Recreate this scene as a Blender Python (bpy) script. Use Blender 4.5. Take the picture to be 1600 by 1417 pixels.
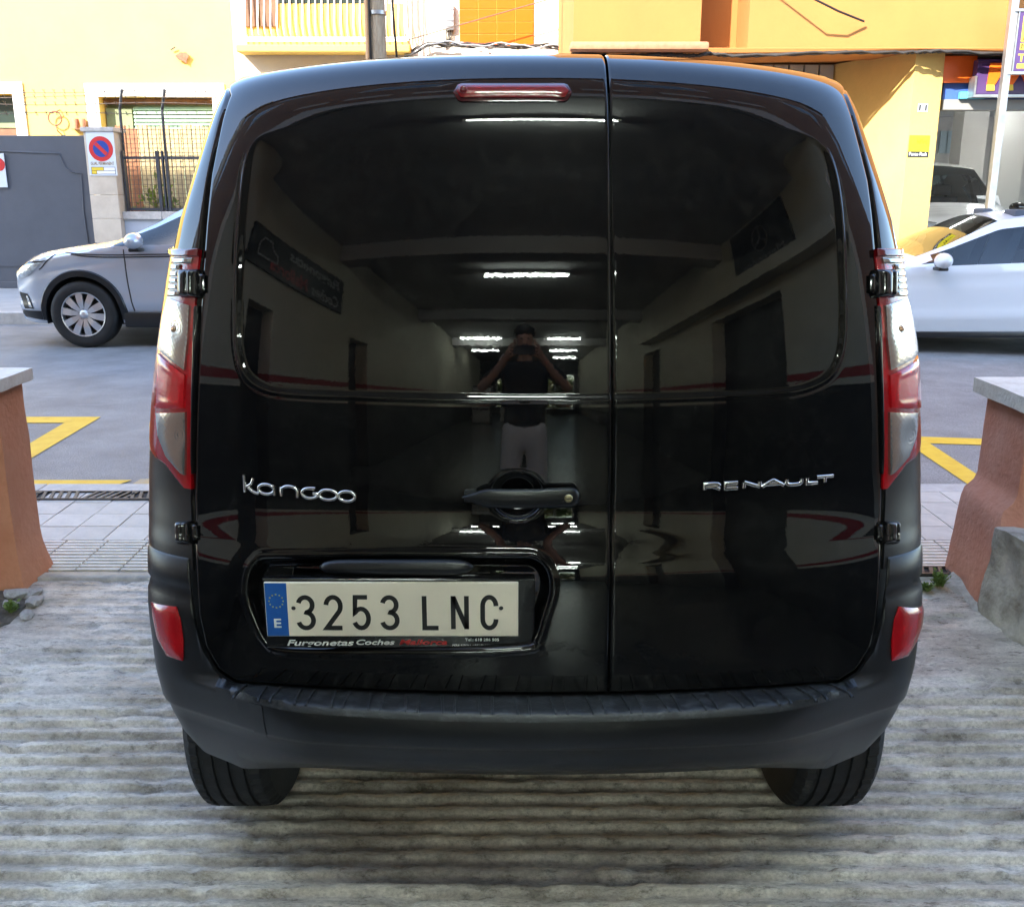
import bpy, bmesh, math, random
import numpy as np
from mathutils import Vector, Matrix
random.seed(7); rng = np.random.default_rng(11)
scene = bpy.context.scene
for o in list(bpy.data.objects): bpy.data.objects.remove(o)

# ------------------------------------------------------------------ camera, light, exposure
F = 1540.0; PITCH = math.atan(408/1540.0); CH = 1.46
cam_d = bpy.data.cameras.new('camera'); cam = bpy.data.objects.new('camera', cam_d)
scene.collection.objects.link(cam)
cam.location = (0, 0, CH); cam.rotation_euler = (math.pi/2-PITCH, 0, 0)
cam_d.sensor_width = 36; cam_d.lens = 36*F/1600; cam_d.clip_start = 0.05; cam_d.clip_end = 400
scene.camera = cam
SUN_EL = math.radians(32); SUN_AZ = math.radians(37)      # azimuth: from behind the camera, turned to its left
sun_to = Vector((-math.sin(SUN_AZ)*math.cos(SUN_EL), -math.cos(SUN_AZ)*math.cos(SUN_EL), math.sin(SUN_EL)))
world = bpy.data.worlds.new('World'); scene.world = world; world.use_nodes = True
wn = world.node_tree.nodes; wl = world.node_tree.links; wn.clear()
sky = wn.new('ShaderNodeTexSky'); sky.sky_type = 'NISHITA'; sky.sun_disc = False
sky.sun_elevation = SUN_EL; sky.sun_rotation = math.pi + SUN_AZ
sky.air_density = 1.0; sky.dust_density = 1.0; sky.ozone_density = 1.3
bg = wn.new('ShaderNodeBackground'); bg.inputs[1].default_value = 0.15
wo = wn.new('ShaderNodeOutputWorld'); wl.new(sky.outputs[0], bg.inputs[0]); wl.new(bg.outputs[0], wo.inputs[0])
sl = bpy.data.lights.new('sun', 'SUN'); sl.energy = 2.2; sl.angle = math.radians(0.53); sl.color = (1, .93, .82)
sun = bpy.data.objects.new('sun', sl); scene.collection.objects.link(sun)
sun.rotation_euler = (-sun_to).to_track_quat('-Z', 'Y').to_euler(); sun.location = (-20, -30, 30)
scene.view_settings.view_transform = 'Standard'; scene.view_settings.look = 'None'
scene.view_settings.gamma = 1; scene.view_settings.use_curve_mapping = False
scene.view_settings.exposure = 2.88
scene.render.engine = 'CYCLES'
scene.cycles.max_bounces = 8; scene.cycles.diffuse_bounces = 5; scene.cycles.glossy_bounces = 4
scene.cycles.transmission_bounces = 4; scene.cycles.transparent_max_bounces = 8
scene.cycles.sample_clamp_indirect = 6; scene.cycles.caustics_reflective = False; scene.cycles.caustics_refractive = False

# ------------------------------------------------------------------ helpers
COL = scene.collection
def tag(o, label=None, cat=None, group=None, kind=None):
    if label: o['label'] = label
    if cat: o['category'] = cat
    if group: o['group'] = group
    if kind: o['kind'] = kind
    return o
def empty(name, loc=(0, 0, 0), rz=0.0, label=None, cat=None, group=None):
    o = bpy.data.objects.new(name, None); COL.objects.link(o)
    o.location = loc; o.rotation_euler = (0, 0, rz); o.empty_display_size = .2
    return tag(o, label, cat, group)
def link(name, me, parent=None, world=False, loc=None):
    """world=True: the mesh is in world coordinates under an unrotated root"""
    o = bpy.data.objects.new(name, me); COL.objects.link(o)
    if parent:
        o.parent = parent
        if world and parent.type == 'EMPTY': o.location = -Vector(parent.location)
    if loc is not None: o.location = loc
    return o
def mesh(name, verts, faces, mat, smooth=False, auto=None):
    me = bpy.data.meshes.new(name)
    me.from_pydata([tuple(map(float, v)) for v in verts], [], [tuple(map(int, f)) for f in faces])
    if mat: me.materials.append(mat)
    if smooth: me.polygons.foreach_set('use_smooth', [True]*len(me.polygons))
    me.validate(); me.update()
    if auto is not None:
        try: me.set_sharp_from_angle(angle=math.radians(auto))
        except Exception: pass
    return me
def grid_faces(nr, nc, off=0, flip=False):
    r = np.arange(nr-1)[:, None]; c = np.arange(nc-1)[None, :]
    a = off + r*nc + c
    q = np.stack([a, a+1, a+nc+1, a+nc], -1).reshape(-1, 4)
    return q[:, ::-1] if flip else q
class MB:
    """collects shapes into one mesh"""
    def __init__(s): s.v = []; s.f = []
    def add(s, vs, fs):
        o = len(s.v); s.v += [tuple(v) for v in vs]; s.f += [tuple(i+o for i in f) for f in fs]; return s
    def box(s, x0, x1, y0, y1, z0, z1):
        return s.add([(x, y, z) for x in (x0, x1) for y in (y0, y1) for z in (z0, z1)],
                     [(0, 1, 3, 2), (4, 6, 7, 5), (0, 4, 5, 1), (2, 3, 7, 6), (0, 2, 6, 4), (1, 5, 7, 3)])
    def bbox(s, x0, x1, y0, y1, z0, z1, b=.01):
        bm = bmesh.new(); m = Matrix.Translation(((x0+x1)/2, (y0+y1)/2, (z0+z1)/2)) @ Matrix.Diagonal((x1-x0, y1-y0, z1-z0, 1))
        bmesh.ops.create_cube(bm, size=1, matrix=m)
        bmesh.ops.bevel(bm, geom=bm.edges[:], offset=b, segments=2, affect='EDGES', profile=.6)
        bm.verts.index_update(); s.add([v.co[:] for v in bm.verts], [[v.index for v in f.verts] for f in bm.faces]); bm.free(); return s
    def tube(s, pts, r, n=8, cap=True):
        pts = [Vector(p) for p in pts]; rs = r if isinstance(r, (list, tuple)) else [r]*len(pts)
        o = len(s.v); up = None
        for i, p in enumerate(pts):
            t = (pts[min(i+1, len(pts)-1)]-pts[max(i-1, 0)]).normalized()
            if up is None: up = t.orthogonal().normalized()
            up = (up - t*up.dot(t))
            up = up.normalized() if up.length > 1e-6 else t.orthogonal().normalized()
            w = t.cross(up)
            for k in range(n):
                a = 2*math.pi*k/n; s.v.append(tuple(p+(up*math.cos(a)+w*math.sin(a))*rs[i]))
        for i in range(len(pts)-1):
            for k in range(n):
                a = o+i*n+k; b = o+i*n+(k+1) % n; s.f.append((a, b, b+n, a+n))
        if cap:
            s.f.append(tuple(o+k for k in range(n))[::-1]); s.f.append(tuple(o+(len(pts)-1)*n+k for k in range(n)))
        return s
    def prism(s, poly, axis, a0, a1):
        """polygon (2D) extruded along axis 'x','y','z'"""
        n = len(poly)
        def P(p, a): return {'x': (a, p[0], p[1]), 'y': (p[0], a, p[1]), 'z': (p[0], p[1], a)}[axis]
        vs = [P(p, a0) for p in poly]+[P(p, a1) for p in poly]
        fs = [tuple(range(n))[::-1], tuple(range(n, 2*n))]+[(i, (i+1) % n, n+(i+1) % n, n+i) for i in range(n)]
        return s.add(vs, fs)
    def lathe(s, prof, center, axis='x', n=32, closed=False, mod=None):
        """prof: list of (a along the axis, r)"""
        o = len(s.v); m = len(prof)
        for k in range(n):
            th = 2*math.pi*k/n; c, d = math.cos(th), math.sin(th)
            for j, (a, r) in enumerate(prof):
                if mod: r = mod(j, k, r)
                q = {'x': (a, r*c, r*d), 'y': (r*c, a, r*d), 'z': (r*c, r*d, a)}[axis]
                s.v.append((center[0]+q[0], center[1]+q[1], center[2]+q[2]))
        for k in range(n):
            k2 = (k+1) % n
            for j in range(m if closed else m-1):
                j2 = (j+1) % m; s.f.append((o+k*m+j, o+k2*m+j, o+k2*m+j2, o+k*m+j2))
        return s
    def grid(s, P):
        P = np.asarray(P); nr, nc = P.shape[:2]; o = len(s.v)
        s.v += [tuple(p) for p in P.reshape(-1, 3)]; s.f += [tuple(q) for q in grid_faces(nr, nc, o)]; return s
    def build(s, name, mat, parent=None, world=False, smooth=False, auto=None, loc=None, fix=True):
        me = mesh(name, s.v, s.f, mat, smooth, None)
        if fix:
            bm = bmesh.new(); bm.from_mesh(me); bmesh.ops.recalc_face_normals(bm, faces=bm.faces[:]); bm.to_mesh(me); bm.free()
        if smooth: me.polygons.foreach_set('use_smooth', [True]*len(me.polygons))
        if auto is not None: me.set_sharp_from_angle(angle=math.radians(auto))
        return link(name, me, parent, world, loc)
def copy_tree(o, parent=None, loc=None, rz=None):
    c = o.copy(); COL.objects.link(c)
    if parent: c.parent = parent
    if loc is not None: c.location = loc
    if rz is not None: c.rotation_euler = (0, 0, rz)
    for ch in list(o.children): copy_tree(ch, c)
    return c
def struct(o): o['kind'] = 'structure'; return o
def sm(a, b, x):
    t = np.clip((np.asarray(x, float)-a)/(b-a), 0, 1); return t*t*(3-2*t)
_lat = rng.random((256, 256))
def vnoise(x, y):
    x = np.asarray(x, float); y = np.asarray(y, float)
    xi = np.floor(x).astype(int); yi = np.floor(y).astype(int); fx = x-xi; fy = y-yi
    fx = fx*fx*(3-2*fx); fy = fy*fy*(3-2*fy)
    g = lambda i, j: _lat[i % 256, j % 256]
    return (g(xi, yi)*(1-fx)+g(xi+1, yi)*fx)*(1-fy)+(g(xi, yi+1)*(1-fx)+g(xi+1, yi+1)*fx)*fy
def fbm(x, y, o=4):
    r = 0; a = .5
    for k in range(o): r = r+a*vnoise(x*2**k+17*k, y*2**k+5*k); a *= .5
    return r/(1-.5**o)
cp_, sp_ = math.cos(PITCH), math.sin(PITCH)
def ray(u, v):
    a = (u-800)/F; b = (708.5-v)/F
    return np.array([a, cp_+b*sp_, -sp_+b*cp_])
def atY(u, v, Y):
    d = ray(u, v); t = Y/d[1]; return (d[0]*t, Y, CH+d[2]*t)
def RZ(y): return np.interp(y, [1.2, 1.7, 2.0, 2.45, 2.9, 3.3, 3.55, 3.7], [-.152, -.148, -.140, -.118, -.070, -.026, -.002, 0])
def ground(u, v, z=0.0):
    d = ray(u, v); t = (z-CH)/d[2]; return (d[0]*t, d[1]*t, z)

# ------------------------------------------------------------------ materials
MATS = {}
def mat(name, col=(.5, .5, .5), rough=.6, metal=0.0, coat=0.0, spec=.5, var=0.0, vscale=6.0, col2=None, bump=0.0, bscale=60.0,
        emit=None, estr=0.0, rvar=0.0, coat_rough=.02, trans=0.0, ior=1.5, detail=6.0, stretch=None, coords='Object', contrast=(.35, .65)):
    if name in MATS: return MATS[name]
    m = bpy.data.materials.new(name); m.use_nodes = True; nt = m.node_tree; n = nt.nodes; l = nt.links
    b = n['Principled BSDF']
    b.inputs['Base Color'].default_value = (*col, 1); b.inputs['Roughness'].default_value = rough
    b.inputs['Metallic'].default_value = metal; b.inputs['Coat Weight'].default_value = coat
    b.inputs['Coat Roughness'].default_value = coat_rough; b.inputs['Specular IOR Level'].default_value = spec
    b.inputs['IOR'].default_value = ior; b.inputs['Transmission Weight'].default_value = trans
    if emit: b.inputs['Emission Color'].default_value = (*emit, 1); b.inputs['Emission Strength'].default_value = estr
    tc = n.new('ShaderNodeTexCoord'); src = tc.outputs[coords]
    if stretch:
        mp = n.new('ShaderNodeMapping'); mp.inputs['Scale'].default_value = stretch; l.new(src, mp.inputs[0]); src = mp.outputs[0]
    if var > 0 or col2:
        no = n.new('ShaderNodeTexNoise'); no.inputs['Scale'].default_value = vscale; no.inputs['Detail'].default_value = detail
        no.inputs['Roughness'].default_value = .65
        l.new(src, no.inputs['Vector'])
        cr = n.new('ShaderNodeValToRGB'); e = cr.color_ramp.elements
        e[0].position, e[1].position = contrast
        c2 = col2 if col2 else tuple(min(1, c*(1+var)) for c in col)
        c1 = col if col2 else tuple(c*(1-var) for c in col)
        e[0].color = (*c1, 1); e[1].color = (*c2, 1)
        l.new(no.outputs['Fac'], cr.inputs[0]); l.new(cr.outputs[0], b.inputs['Base Color'])
        if rvar:
            mr = n.new('ShaderNodeMapRange'); mr.inputs[3].default_value = rough-rvar; mr.inputs[4].default_value = rough+rvar
            l.new(no.outputs['Fac'], mr.inputs[0]); l.new(mr.outputs[0], b.inputs['Roughness'])
    if bump > 0:
        nb = n.new('ShaderNodeTexNoise'); nb.inputs['Scale'].default_value = bscale; nb.inputs['Detail'].default_value = 5
        l.new(src, nb.inputs['Vector'])
        bp = n.new('ShaderNodeBump'); bp.inputs['Strength'].default_value = bump; bp.inputs['Distance'].default_value = .01
        l.new(nb.outputs['Fac'], bp.inputs['Height']); l.new(bp.outputs[0], b.inputs['Normal'])
    MATS[name] = m; return m
def glass_mat(name, tint=(.55, .65, .68), ior=1.5, rough=.0):
    if name in MATS: return MATS[name]
    m = bpy.data.materials.new(name); m.use_nodes = True; nt = m.node_tree; n = nt.nodes; l = nt.links; n.clear()
    o = n.new('ShaderNodeOutputMaterial'); tr = n.new('ShaderNodeBsdfTransparent'); tr.inputs[0].default_value = (*tint, 1)
    gl = n.new('ShaderNodeBsdfGlossy'); gl.inputs['Roughness'].default_value = rough; gl.inputs['Color'].default_value = (1, 1, 1, 1)
    fr = n.new('ShaderNodeFresnel'); fr.inputs[0].default_value = ior; mx = n.new('ShaderNodeMixShader')
    l.new(fr.outputs[0], mx.inputs[0]); l.new(tr.outputs[0], mx.inputs[1]); l.new(gl.outputs[0], mx.inputs[2]); l.new(mx.outputs[0], o.inputs[0])
    MATS[name] = m; return m
M_PAINT = mat('black_car_paint', (.003, .003, .0036), .5, coat=1.0, spec=.0, coat_rough=.004)
M_PAINT.node_tree.nodes['Principled BSDF'].inputs['Coat IOR'].default_value = 1.58
M_TRIM = mat('satin_black_plastic', (.0062, .0066, .0078), .34, bump=.05, bscale=500, var=.25, vscale=5, rvar=.07)
def _paint_wear():
    nt = M_PAINT.node_tree; n = nt.nodes; l = nt.links; b = n['Principled BSDF']; tc = n.new('ShaderNodeTexCoord')
    a = n.new('ShaderNodeTexNoise'); a.inputs['Scale'].default_value = 7; a.inputs['Detail'].default_value = 8; l.new(tc.outputs['Object'], a.inputs['Vector'])
    m = n.new('ShaderNodeMapRange'); m.inputs[1].default_value = .42; m.inputs[2].default_value = .75; m.inputs[3].default_value = .002; m.inputs[4].default_value = .016; l.new(a.outputs['Fac'], m.inputs[0]); l.new(m.outputs[0], b.inputs['Coat Roughness'])
    d = n.new('ShaderNodeTexNoise'); d.inputs['Scale'].default_value = 26; d.inputs['Detail'].default_value = 10; d.inputs['Roughness'].default_value = .8; l.new(tc.outputs['Object'], d.inputs['Vector'])
    r = n.new('ShaderNodeValToRGB'); r.color_ramp.elements[0].position = .48; r.color_ramp.elements[0].color = (.003, .003, .0036, 1); r.color_ramp.elements[1].position = .78; r.color_ramp.elements[1].color = (.014, .0135, .0125, 1); l.new(d.outputs['Fac'], r.inputs[0]); l.new(r.outputs[0], b.inputs['Base Color'])
    w = n.new('ShaderNodeTexNoise'); w.inputs['Scale'].default_value = 260; w.inputs['Detail'].default_value = 1; l.new(tc.outputs['Object'], w.inputs['Vector'])
    bp = n.new('ShaderNodeBump'); bp.inputs['Strength'].default_value = .006; bp.inputs['Distance'].default_value = .002; l.new(w.outputs['Fac'], bp.inputs['Height']); l.new(bp.outputs[0], b.inputs['Coat Normal'])
_paint_wear()
M_TRIMS = mat('scuffed_black_plastic', (.020, .022, .026), .42, col2=(.085, .09, .10), vscale=22, bump=.1, bscale=120, detail=9, stretch=(1, 2.5, 1), contrast=(.52, .78))
M_GLOSSTRIM = mat('gloss_black_plastic', (.006, .006, .007), .12, coat=.6)
M_RUBBER = mat('tyre_rubber', (.0085, .0085, .009), .72, var=.35, vscale=12, bump=.12, bscale=180)
M_SEAL = mat('dark_seal', (.006, .006, .006), .6)
M_CHROME = mat('chrome', (.90, .89, .87), .16, metal=1)
M_STEEL = mat('galvanised_steel', (.42, .43, .44), .42, metal=.85, var=.15, vscale=8)
M_ALLOY = mat('alloy_silver', (.62, .63, .65), .3, metal=.8)
M_DARK = mat('dark_cavity', (.012, .012, .013), .8)
M_RED = mat('red_lens', (.34, .003, .007), .14, coat=1.0, bump=.12, bscale=160, spec=.6)
M_REDL = mat('light_red_lens', (.44, .006, .010), .10, coat=1.0, bump=.06, bscale=220)
M_REDD = mat('deep_red_lens', (.12, .002, .004), .12, coat=1.0)
M_CLEAR = mat('clear_lens_reflector', (.40, .385, .355), .17, metal=.85, coat=1.0, bump=.03, bscale=60, var=.1, vscale=12)
M_BULB = mat('amber_bulb', (.55, .33, .22), .12, coat=1.0)
M_WHITEP = mat('plate_white', (.88, .81, .69), .4, var=.04, vscale=4)
M_BLUEP = mat('plate_blue', (.01, .10, .42), .35)
M_INK = mat('black_ink', (.012, .012, .012), .4)
M_WHITEINK = mat('white_ink', (.8, .8, .8), .45)
M_REDINK = mat('red_ink', (.55, .03, .03), .45)
M_YELLOWINK = mat('yellow_ink', (.75, .55, .05), .5)

# ------------------------------------------------------------------ text and strokes
_tcache = {}
def text_mesh(body, size=1.0, extrude=.0, shear=0.0, bold=0.0, sx=1.0):
    cu = bpy.data.curves.new('t', 'FONT'); cu.body = body; cu.size = size; cu.extrude = extrude; cu.shear = shear; cu.offset = bold
    cu.resolution_u = 3
    ob = bpy.data.objects.new('t', cu); COL.objects.link(ob); bpy.context.view_layer.update()
    me = bpy.data.meshes.new_from_object(ob.evaluated_get(bpy.context.evaluated_depsgraph_get()))
    bpy.data.objects.remove(ob); bpy.data.curves.remove(cu)
    me.materials.clear()
    xs = np.array([v.co[:] for v in me.vertices])
    return xs, [tuple(p.vertices) for p in me.polygons]
def text_obj(name, body, origin, ux, uy, width, height, mt, parent=None, world=True, ext=.001, shear=0.0, bold=0.0, nrm_off=0.0, surf=None):
    """fit text into width x height from origin (bottom-left); ux, uy unit axes. surf(x,z)->point maps onto a curved surface"""
    xs, fs = text_mesh(body, 1.0, .0, shear, bold)
    mn = xs.min(0); mx = xs.max(0)
    a = (xs[:, 0]-mn[0])/(mx[0]-mn[0])*width; b = (xs[:, 1]-mn[1])/(mx[1]-mn[1])*height
    ux = np.array(ux, float); uy = np.array(uy, float); nn = np.cross(ux, uy)
    base = np.array(origin)[None]+a[:, None]*ux[None]+b[:, None]*uy[None]
    if surf is not None: base = np.array([surf(p) for p in base])
    top = base+nn[None]*(ext+nrm_off); bot = base+nn[None]*nrm_off
    return _slab(name, top, bot, fs, mt, parent, world)
def _slab(name, top, bot, fs, mt, parent, world):
    n = len(top); ec = {}
    for f in fs:
        for i in range(len(f)):
            e = (f[i], f[(i+1) % len(f)]); ec[e] = 1
    faces = [tuple(f) for f in fs]
    for (i, j) in ec:
        if (j, i) not in ec: faces.append((j, i, i+n, j+n))
    me = mesh(name, np.concatenate([top, bot]), faces, mt)
    return link(name, me, parent, world)
def arc(cx, cy, rx, ry, a0, a1, n=14):
    return [(cx+rx*math.cos(math.radians(a0+(a1-a0)*i/n)), cy+ry*math.sin(math.radians(a0+(a1-a0)*i/n))) for i in range(n+1)]
def ribbon3(pts, w, closed, hgt):
    """rounded bar along a stroke: five points across, raised in the middle"""
    vs, fs = ribbon(pts, w, closed); n = len(pts); L = np.array(vs[:n]); Rr = np.array(vs[n:]); prof = [(0, 0), (.06, .62), (.25, .92), (.5, 1.0), (.75, .92), (.94, .62), (1, 0)]; m = len(prof)
    V = []
    for i in range(n):
        for t, h in prof: q = L[i]*(1-t)+Rr[i]*t; V.append((q[0], q[1], h*hgt))
    F_ = [(i*m+k, i*m+k+1, ((i+1) % n)*m+k+1, ((i+1) % n)*m+k) for i in range(n if closed else n-1) for k in range(m-1)]
    if not closed: F_ += [tuple(range(m)), tuple((n-1)*m+k for k in range(m))]
    return V, F_
def bars_obj(name, strokes, w, hgt, origin, ux, uy, mt, parent, world, surf):
    ux = np.array(ux, float); uy = np.array(uy, float); nn = np.cross(ux, uy); mb = MB()
    for st in strokes:
        closed = isinstance(st, tuple); V, F_ = ribbon3(st[0] if closed else st, w, closed, hgt); V = np.array(V)
        base = np.array(origin)[None]+V[:, :1]*ux[None]+V[:, 1:2]*uy[None]; base = np.array([surf(p) for p in base])
        mb.add([tuple(q) for q in base+nn[None]*V[:, 2:3]], F_)
    return mb.build(name, mt, parent, world, smooth=True, auto=50)
def ribbon(pts, w, closed=False):
    p = [Vector((a, b)) for a, b in pts]; n = len(p); L = []; Rr = []
    for i in range(n):
        a = p[i-1] if (i > 0 or closed) else None; b = p[(i+1) % n] if (i < n-1 or closed) else None
        d1 = (p[i]-a).normalized() if a is not None else None; d2 = (b-p[i]).normalized() if b is not None else None
        if d1 is None: d1 = d2
        if d2 is None: d2 = d1
        n1 = Vector((-d1.y, d1.x)); n2 = Vector((-d2.y, d2.x)); mm = n1+n2
        mm = mm.normalized() if mm.length > .2 else n1
        k = 1/max(.45, mm.dot(n1)); L.append(p[i]+mm*w/2*k); Rr.append(p[i]-mm*w/2*k)
    vs = [(v.x, v.y) for v in L]+[(v.x, v.y) for v in Rr]
    fs = [(i, n+i, n+(i+1) % n, (i+1) % n) for i in range(n if closed else n-1)]
    return vs, fs
def strokes_obj(name, strokes, w, origin, ux, uy, mt, parent=None, world=True, ext=.001, nrm_off=0.0, surf=None):
    ux = np.array(ux, float); uy = np.array(uy, float); nn = np.cross(ux, uy)
    V = []; FS = []
    for st in strokes:
        closed = isinstance(st, tuple); vs, fs = ribbon(st[0] if closed else st, w, closed)
        o = len(V); V += vs; FS += [tuple(i+o for i in f) for f in fs]
    V = np.array(V); base = np.array(origin)[None]+V[:, :1]*ux[None]+V[:, 1:2]*uy[None]
    if surf is not None: base = np.array([surf(p) for p in base])
    return _slab(name, base+nn[None]*(ext+nrm_off), base+nn[None]*nrm_off, FS, mt, parent, world)
# ================================================================== GROUND
def concrete_mat():
    m = bpy.data.materials.new('ramp_concrete'); m.use_nodes = True; nt = m.node_tree; n = nt.nodes; l = nt.links; b = n['Principled BSDF']
    tc = n.new('ShaderNodeTexCoord'); src = tc.outputs['Object']
    mp = n.new('ShaderNodeMapping'); mp.inputs['Scale'].default_value = (1, 3.0, 1); l.new(src, mp.inputs[0])
    n1 = n.new('ShaderNodeTexNoise'); n1.inputs['Scale'].default_value = 3.2; n1.inputs['Detail'].default_value = 9; n1.inputs['Roughness'].default_value = .72; l.new(mp.outputs[0], n1.inputs['Vector'])
    r1 = n.new('ShaderNodeValToRGB'); e = r1.color_ramp.elements
    e[0].position = .30; e[0].color = (.22, .195, .16, 1); e[1].position = .60; e[1].color = (.72, .68, .62, 1)
    x = r1.color_ramp.elements.new(.48); x.color = (.50, .465, .42, 1)
    l.new(n1.outputs['Fac'], r1.inputs[0])
    n2 = n.new('ShaderNodeTexNoise'); n2.inputs['Scale'].default_value = 16; n2.inputs['Detail'].default_value = 8; n2.inputs['Roughness'].default_value = .75; l.new(mp.outputs[0], n2.inputs['Vector'])
    r2 = n.new('ShaderNodeValToRGB'); e = r2.color_ramp.elements; e[0].position = .35; e[0].color = (.09, .082, .07, 1); e[1].position = .49; e[1].color = (1, 1, 1, 1)
    l.new(n2.outputs['Fac'], r2.inputs[0])
    mx = n.new('ShaderNodeMixRGB'); mx.blend_type = 'MULTIPLY'; mx.inputs[0].default_value = .50; l.new(r1.outputs[0], mx.inputs[1]); l.new(r2.outputs[0], mx.inputs[2])
    n4 = n.new('ShaderNodeTexNoise'); n4.inputs['Scale'].default_value = 1.1; n4.inputs['Detail'].default_value = 4; l.new(src, n4.inputs['Vector'])
    r4 = n.new('ShaderNodeValToRGB'); e = r4.color_ramp.elements; e[0].position = .36; e[0].color = (.84, .80, .74, 1); e[1].position = .62; e[1].color = (1.12, 1.12, 1.12, 1); l.new(n4.outputs['Fac'], r4.inputs[0])
    m2 = n.new('ShaderNodeMixRGB'); m2.blend_type = 'MULTIPLY'; m2.inputs[0].default_value = 1; l.new(mx.outputs[0], m2.inputs[1]); l.new(r4.outputs[0], m2.inputs[2])
    n5 = n.new('ShaderNodeTexNoise'); n5.inputs['Scale'].default_value = 75; n5.inputs['Detail'].default_value = 8; n5.inputs['Roughness'].default_value = .8; l.new(mp.outputs[0], n5.inputs['Vector'])
    r5 = n.new('ShaderNodeValToRGB'); e = r5.color_ramp.elements; e[0].position = .36; e[0].color = (.70, .68, .65, 1); e[1].position = .58; e[1].color = (1.22, 1.22, 1.22, 1); l.new(n5.outputs['Fac'], r5.inputs[0])
    m5 = n.new('ShaderNodeMixRGB'); m5.blend_type = 'MULTIPLY'; m5.inputs[0].default_value = 1; l.new(m2.outputs[0], m5.inputs[1]); l.new(r5.outputs[0], m5.inputs[2]); m2 = m5
    l.new(m2.outputs[0], b.inputs['Base Color'])
    mr = n.new('ShaderNodeMapRange'); mr.inputs[1].default_value = .3; mr.inputs[2].default_value = .7; mr.inputs[3].default_value = .20; mr.inputs[4].default_value = .46
    l.new(n2.outputs['Fac'], mr.inputs[0]); l.new(mr.outputs[0], b.inputs['Roughness'])
    n3 = n.new('ShaderNodeTexNoise'); n3.inputs['Scale'].default_value = 120; n3.inputs['Detail'].default_value = 9; n3.inputs['Roughness'].default_value = .7; l.new(mp.outputs[0], n3.inputs['Vector'])
    bp = n.new('ShaderNodeBump'); bp.inputs['Strength'].default_value = .8; bp.inputs['Distance'].default_value = .006
    l.new(n3.outputs['Fac'], bp.inputs['Height']); l.new(bp.outputs[0], b.inputs['Normal']); b.inputs['Specular IOR Level'].default_value = .6
    return m
M_RAMP = concrete_mat()
xs = np.linspace(-2.62, 2.62, 560); ys = np.linspace(1.20, 3.60, 640); GX, GY = np.meshgrid(xs, ys)
warp = .010*(fbm(GX*1.6, GY*3, 3)-.5)+.006*(fbm(GX*9, GY*9, 2)-.5)
phs = (GY+warp)/.0575
prof = sm(.22, .62, .5+.5*np.cos(2*math.pi*phs+.5*np.sin(2*math.pi*phs))+.22*(fbm(GX*26, GY*26, 3)-.5))
worn = sm(.34, .56, fbm(GX*2.1+9, GY*2.6+2, 4)+.42*sm(3.05, 2.45, GY)-.08-.10*sm(2.6, 3.2, GY)); amp = .0026+.0165*worn*np.where(GY > 3.4, .3, 1)
hz = -amp*(1-prof) - .0085*(fbm(GX*20, GY*40, 4)-.35)*np.where(worn > .5, 1, .6) - .003*(1-fbm(GX*3, GY*3, 3))
pit = fbm(GX*8+40, GY*14+3, 3); hz -= .008*sm(.64, .76, pit)
hz -= .03*sm(0, 1, 1-np.hypot((GX+2.10)/.36, (GY-3.33)/.24))*1.2          # hollow by the left wall
hz = np.minimum(hz, 0)+RZ(GY)
struct(MB().grid(np.stack([GX, GY, hz], -1)).build('ramp', M_RAMP, smooth=True, fix=False))
M_GFLOOR = mat('garage_floor_paint', (.045, .044, .043), .25, var=.2, vscale=2.5, bump=.05, bscale=30)
struct(MB().box(-3.6, 4.2, -22, 1.198, -.3, -.158).build('garage_floor', M_GFLOOR))
M_KERBC = mat('threshold_concrete', (.40, .37, .31), .6, var=.22, vscale=14, bump=.4, bscale=50)
# threshold between ramp and pavement
tx = np.linspace(-2.62, 2.62, 130)
P = [[(x, 3.59+.0*x, -.012) for x in tx], [(x, 3.60, .002+.003*float(vnoise(x*9, 1))) for x in tx], [(x, 3.655+.012*float(vnoise(x*6, 4)), .003) for x in tx], [(x, 3.672, -.012) for x in tx]]
struct(MB().grid(np.array(P)).build('threshold', M_KERBC, smooth=True, fix=False))
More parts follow.
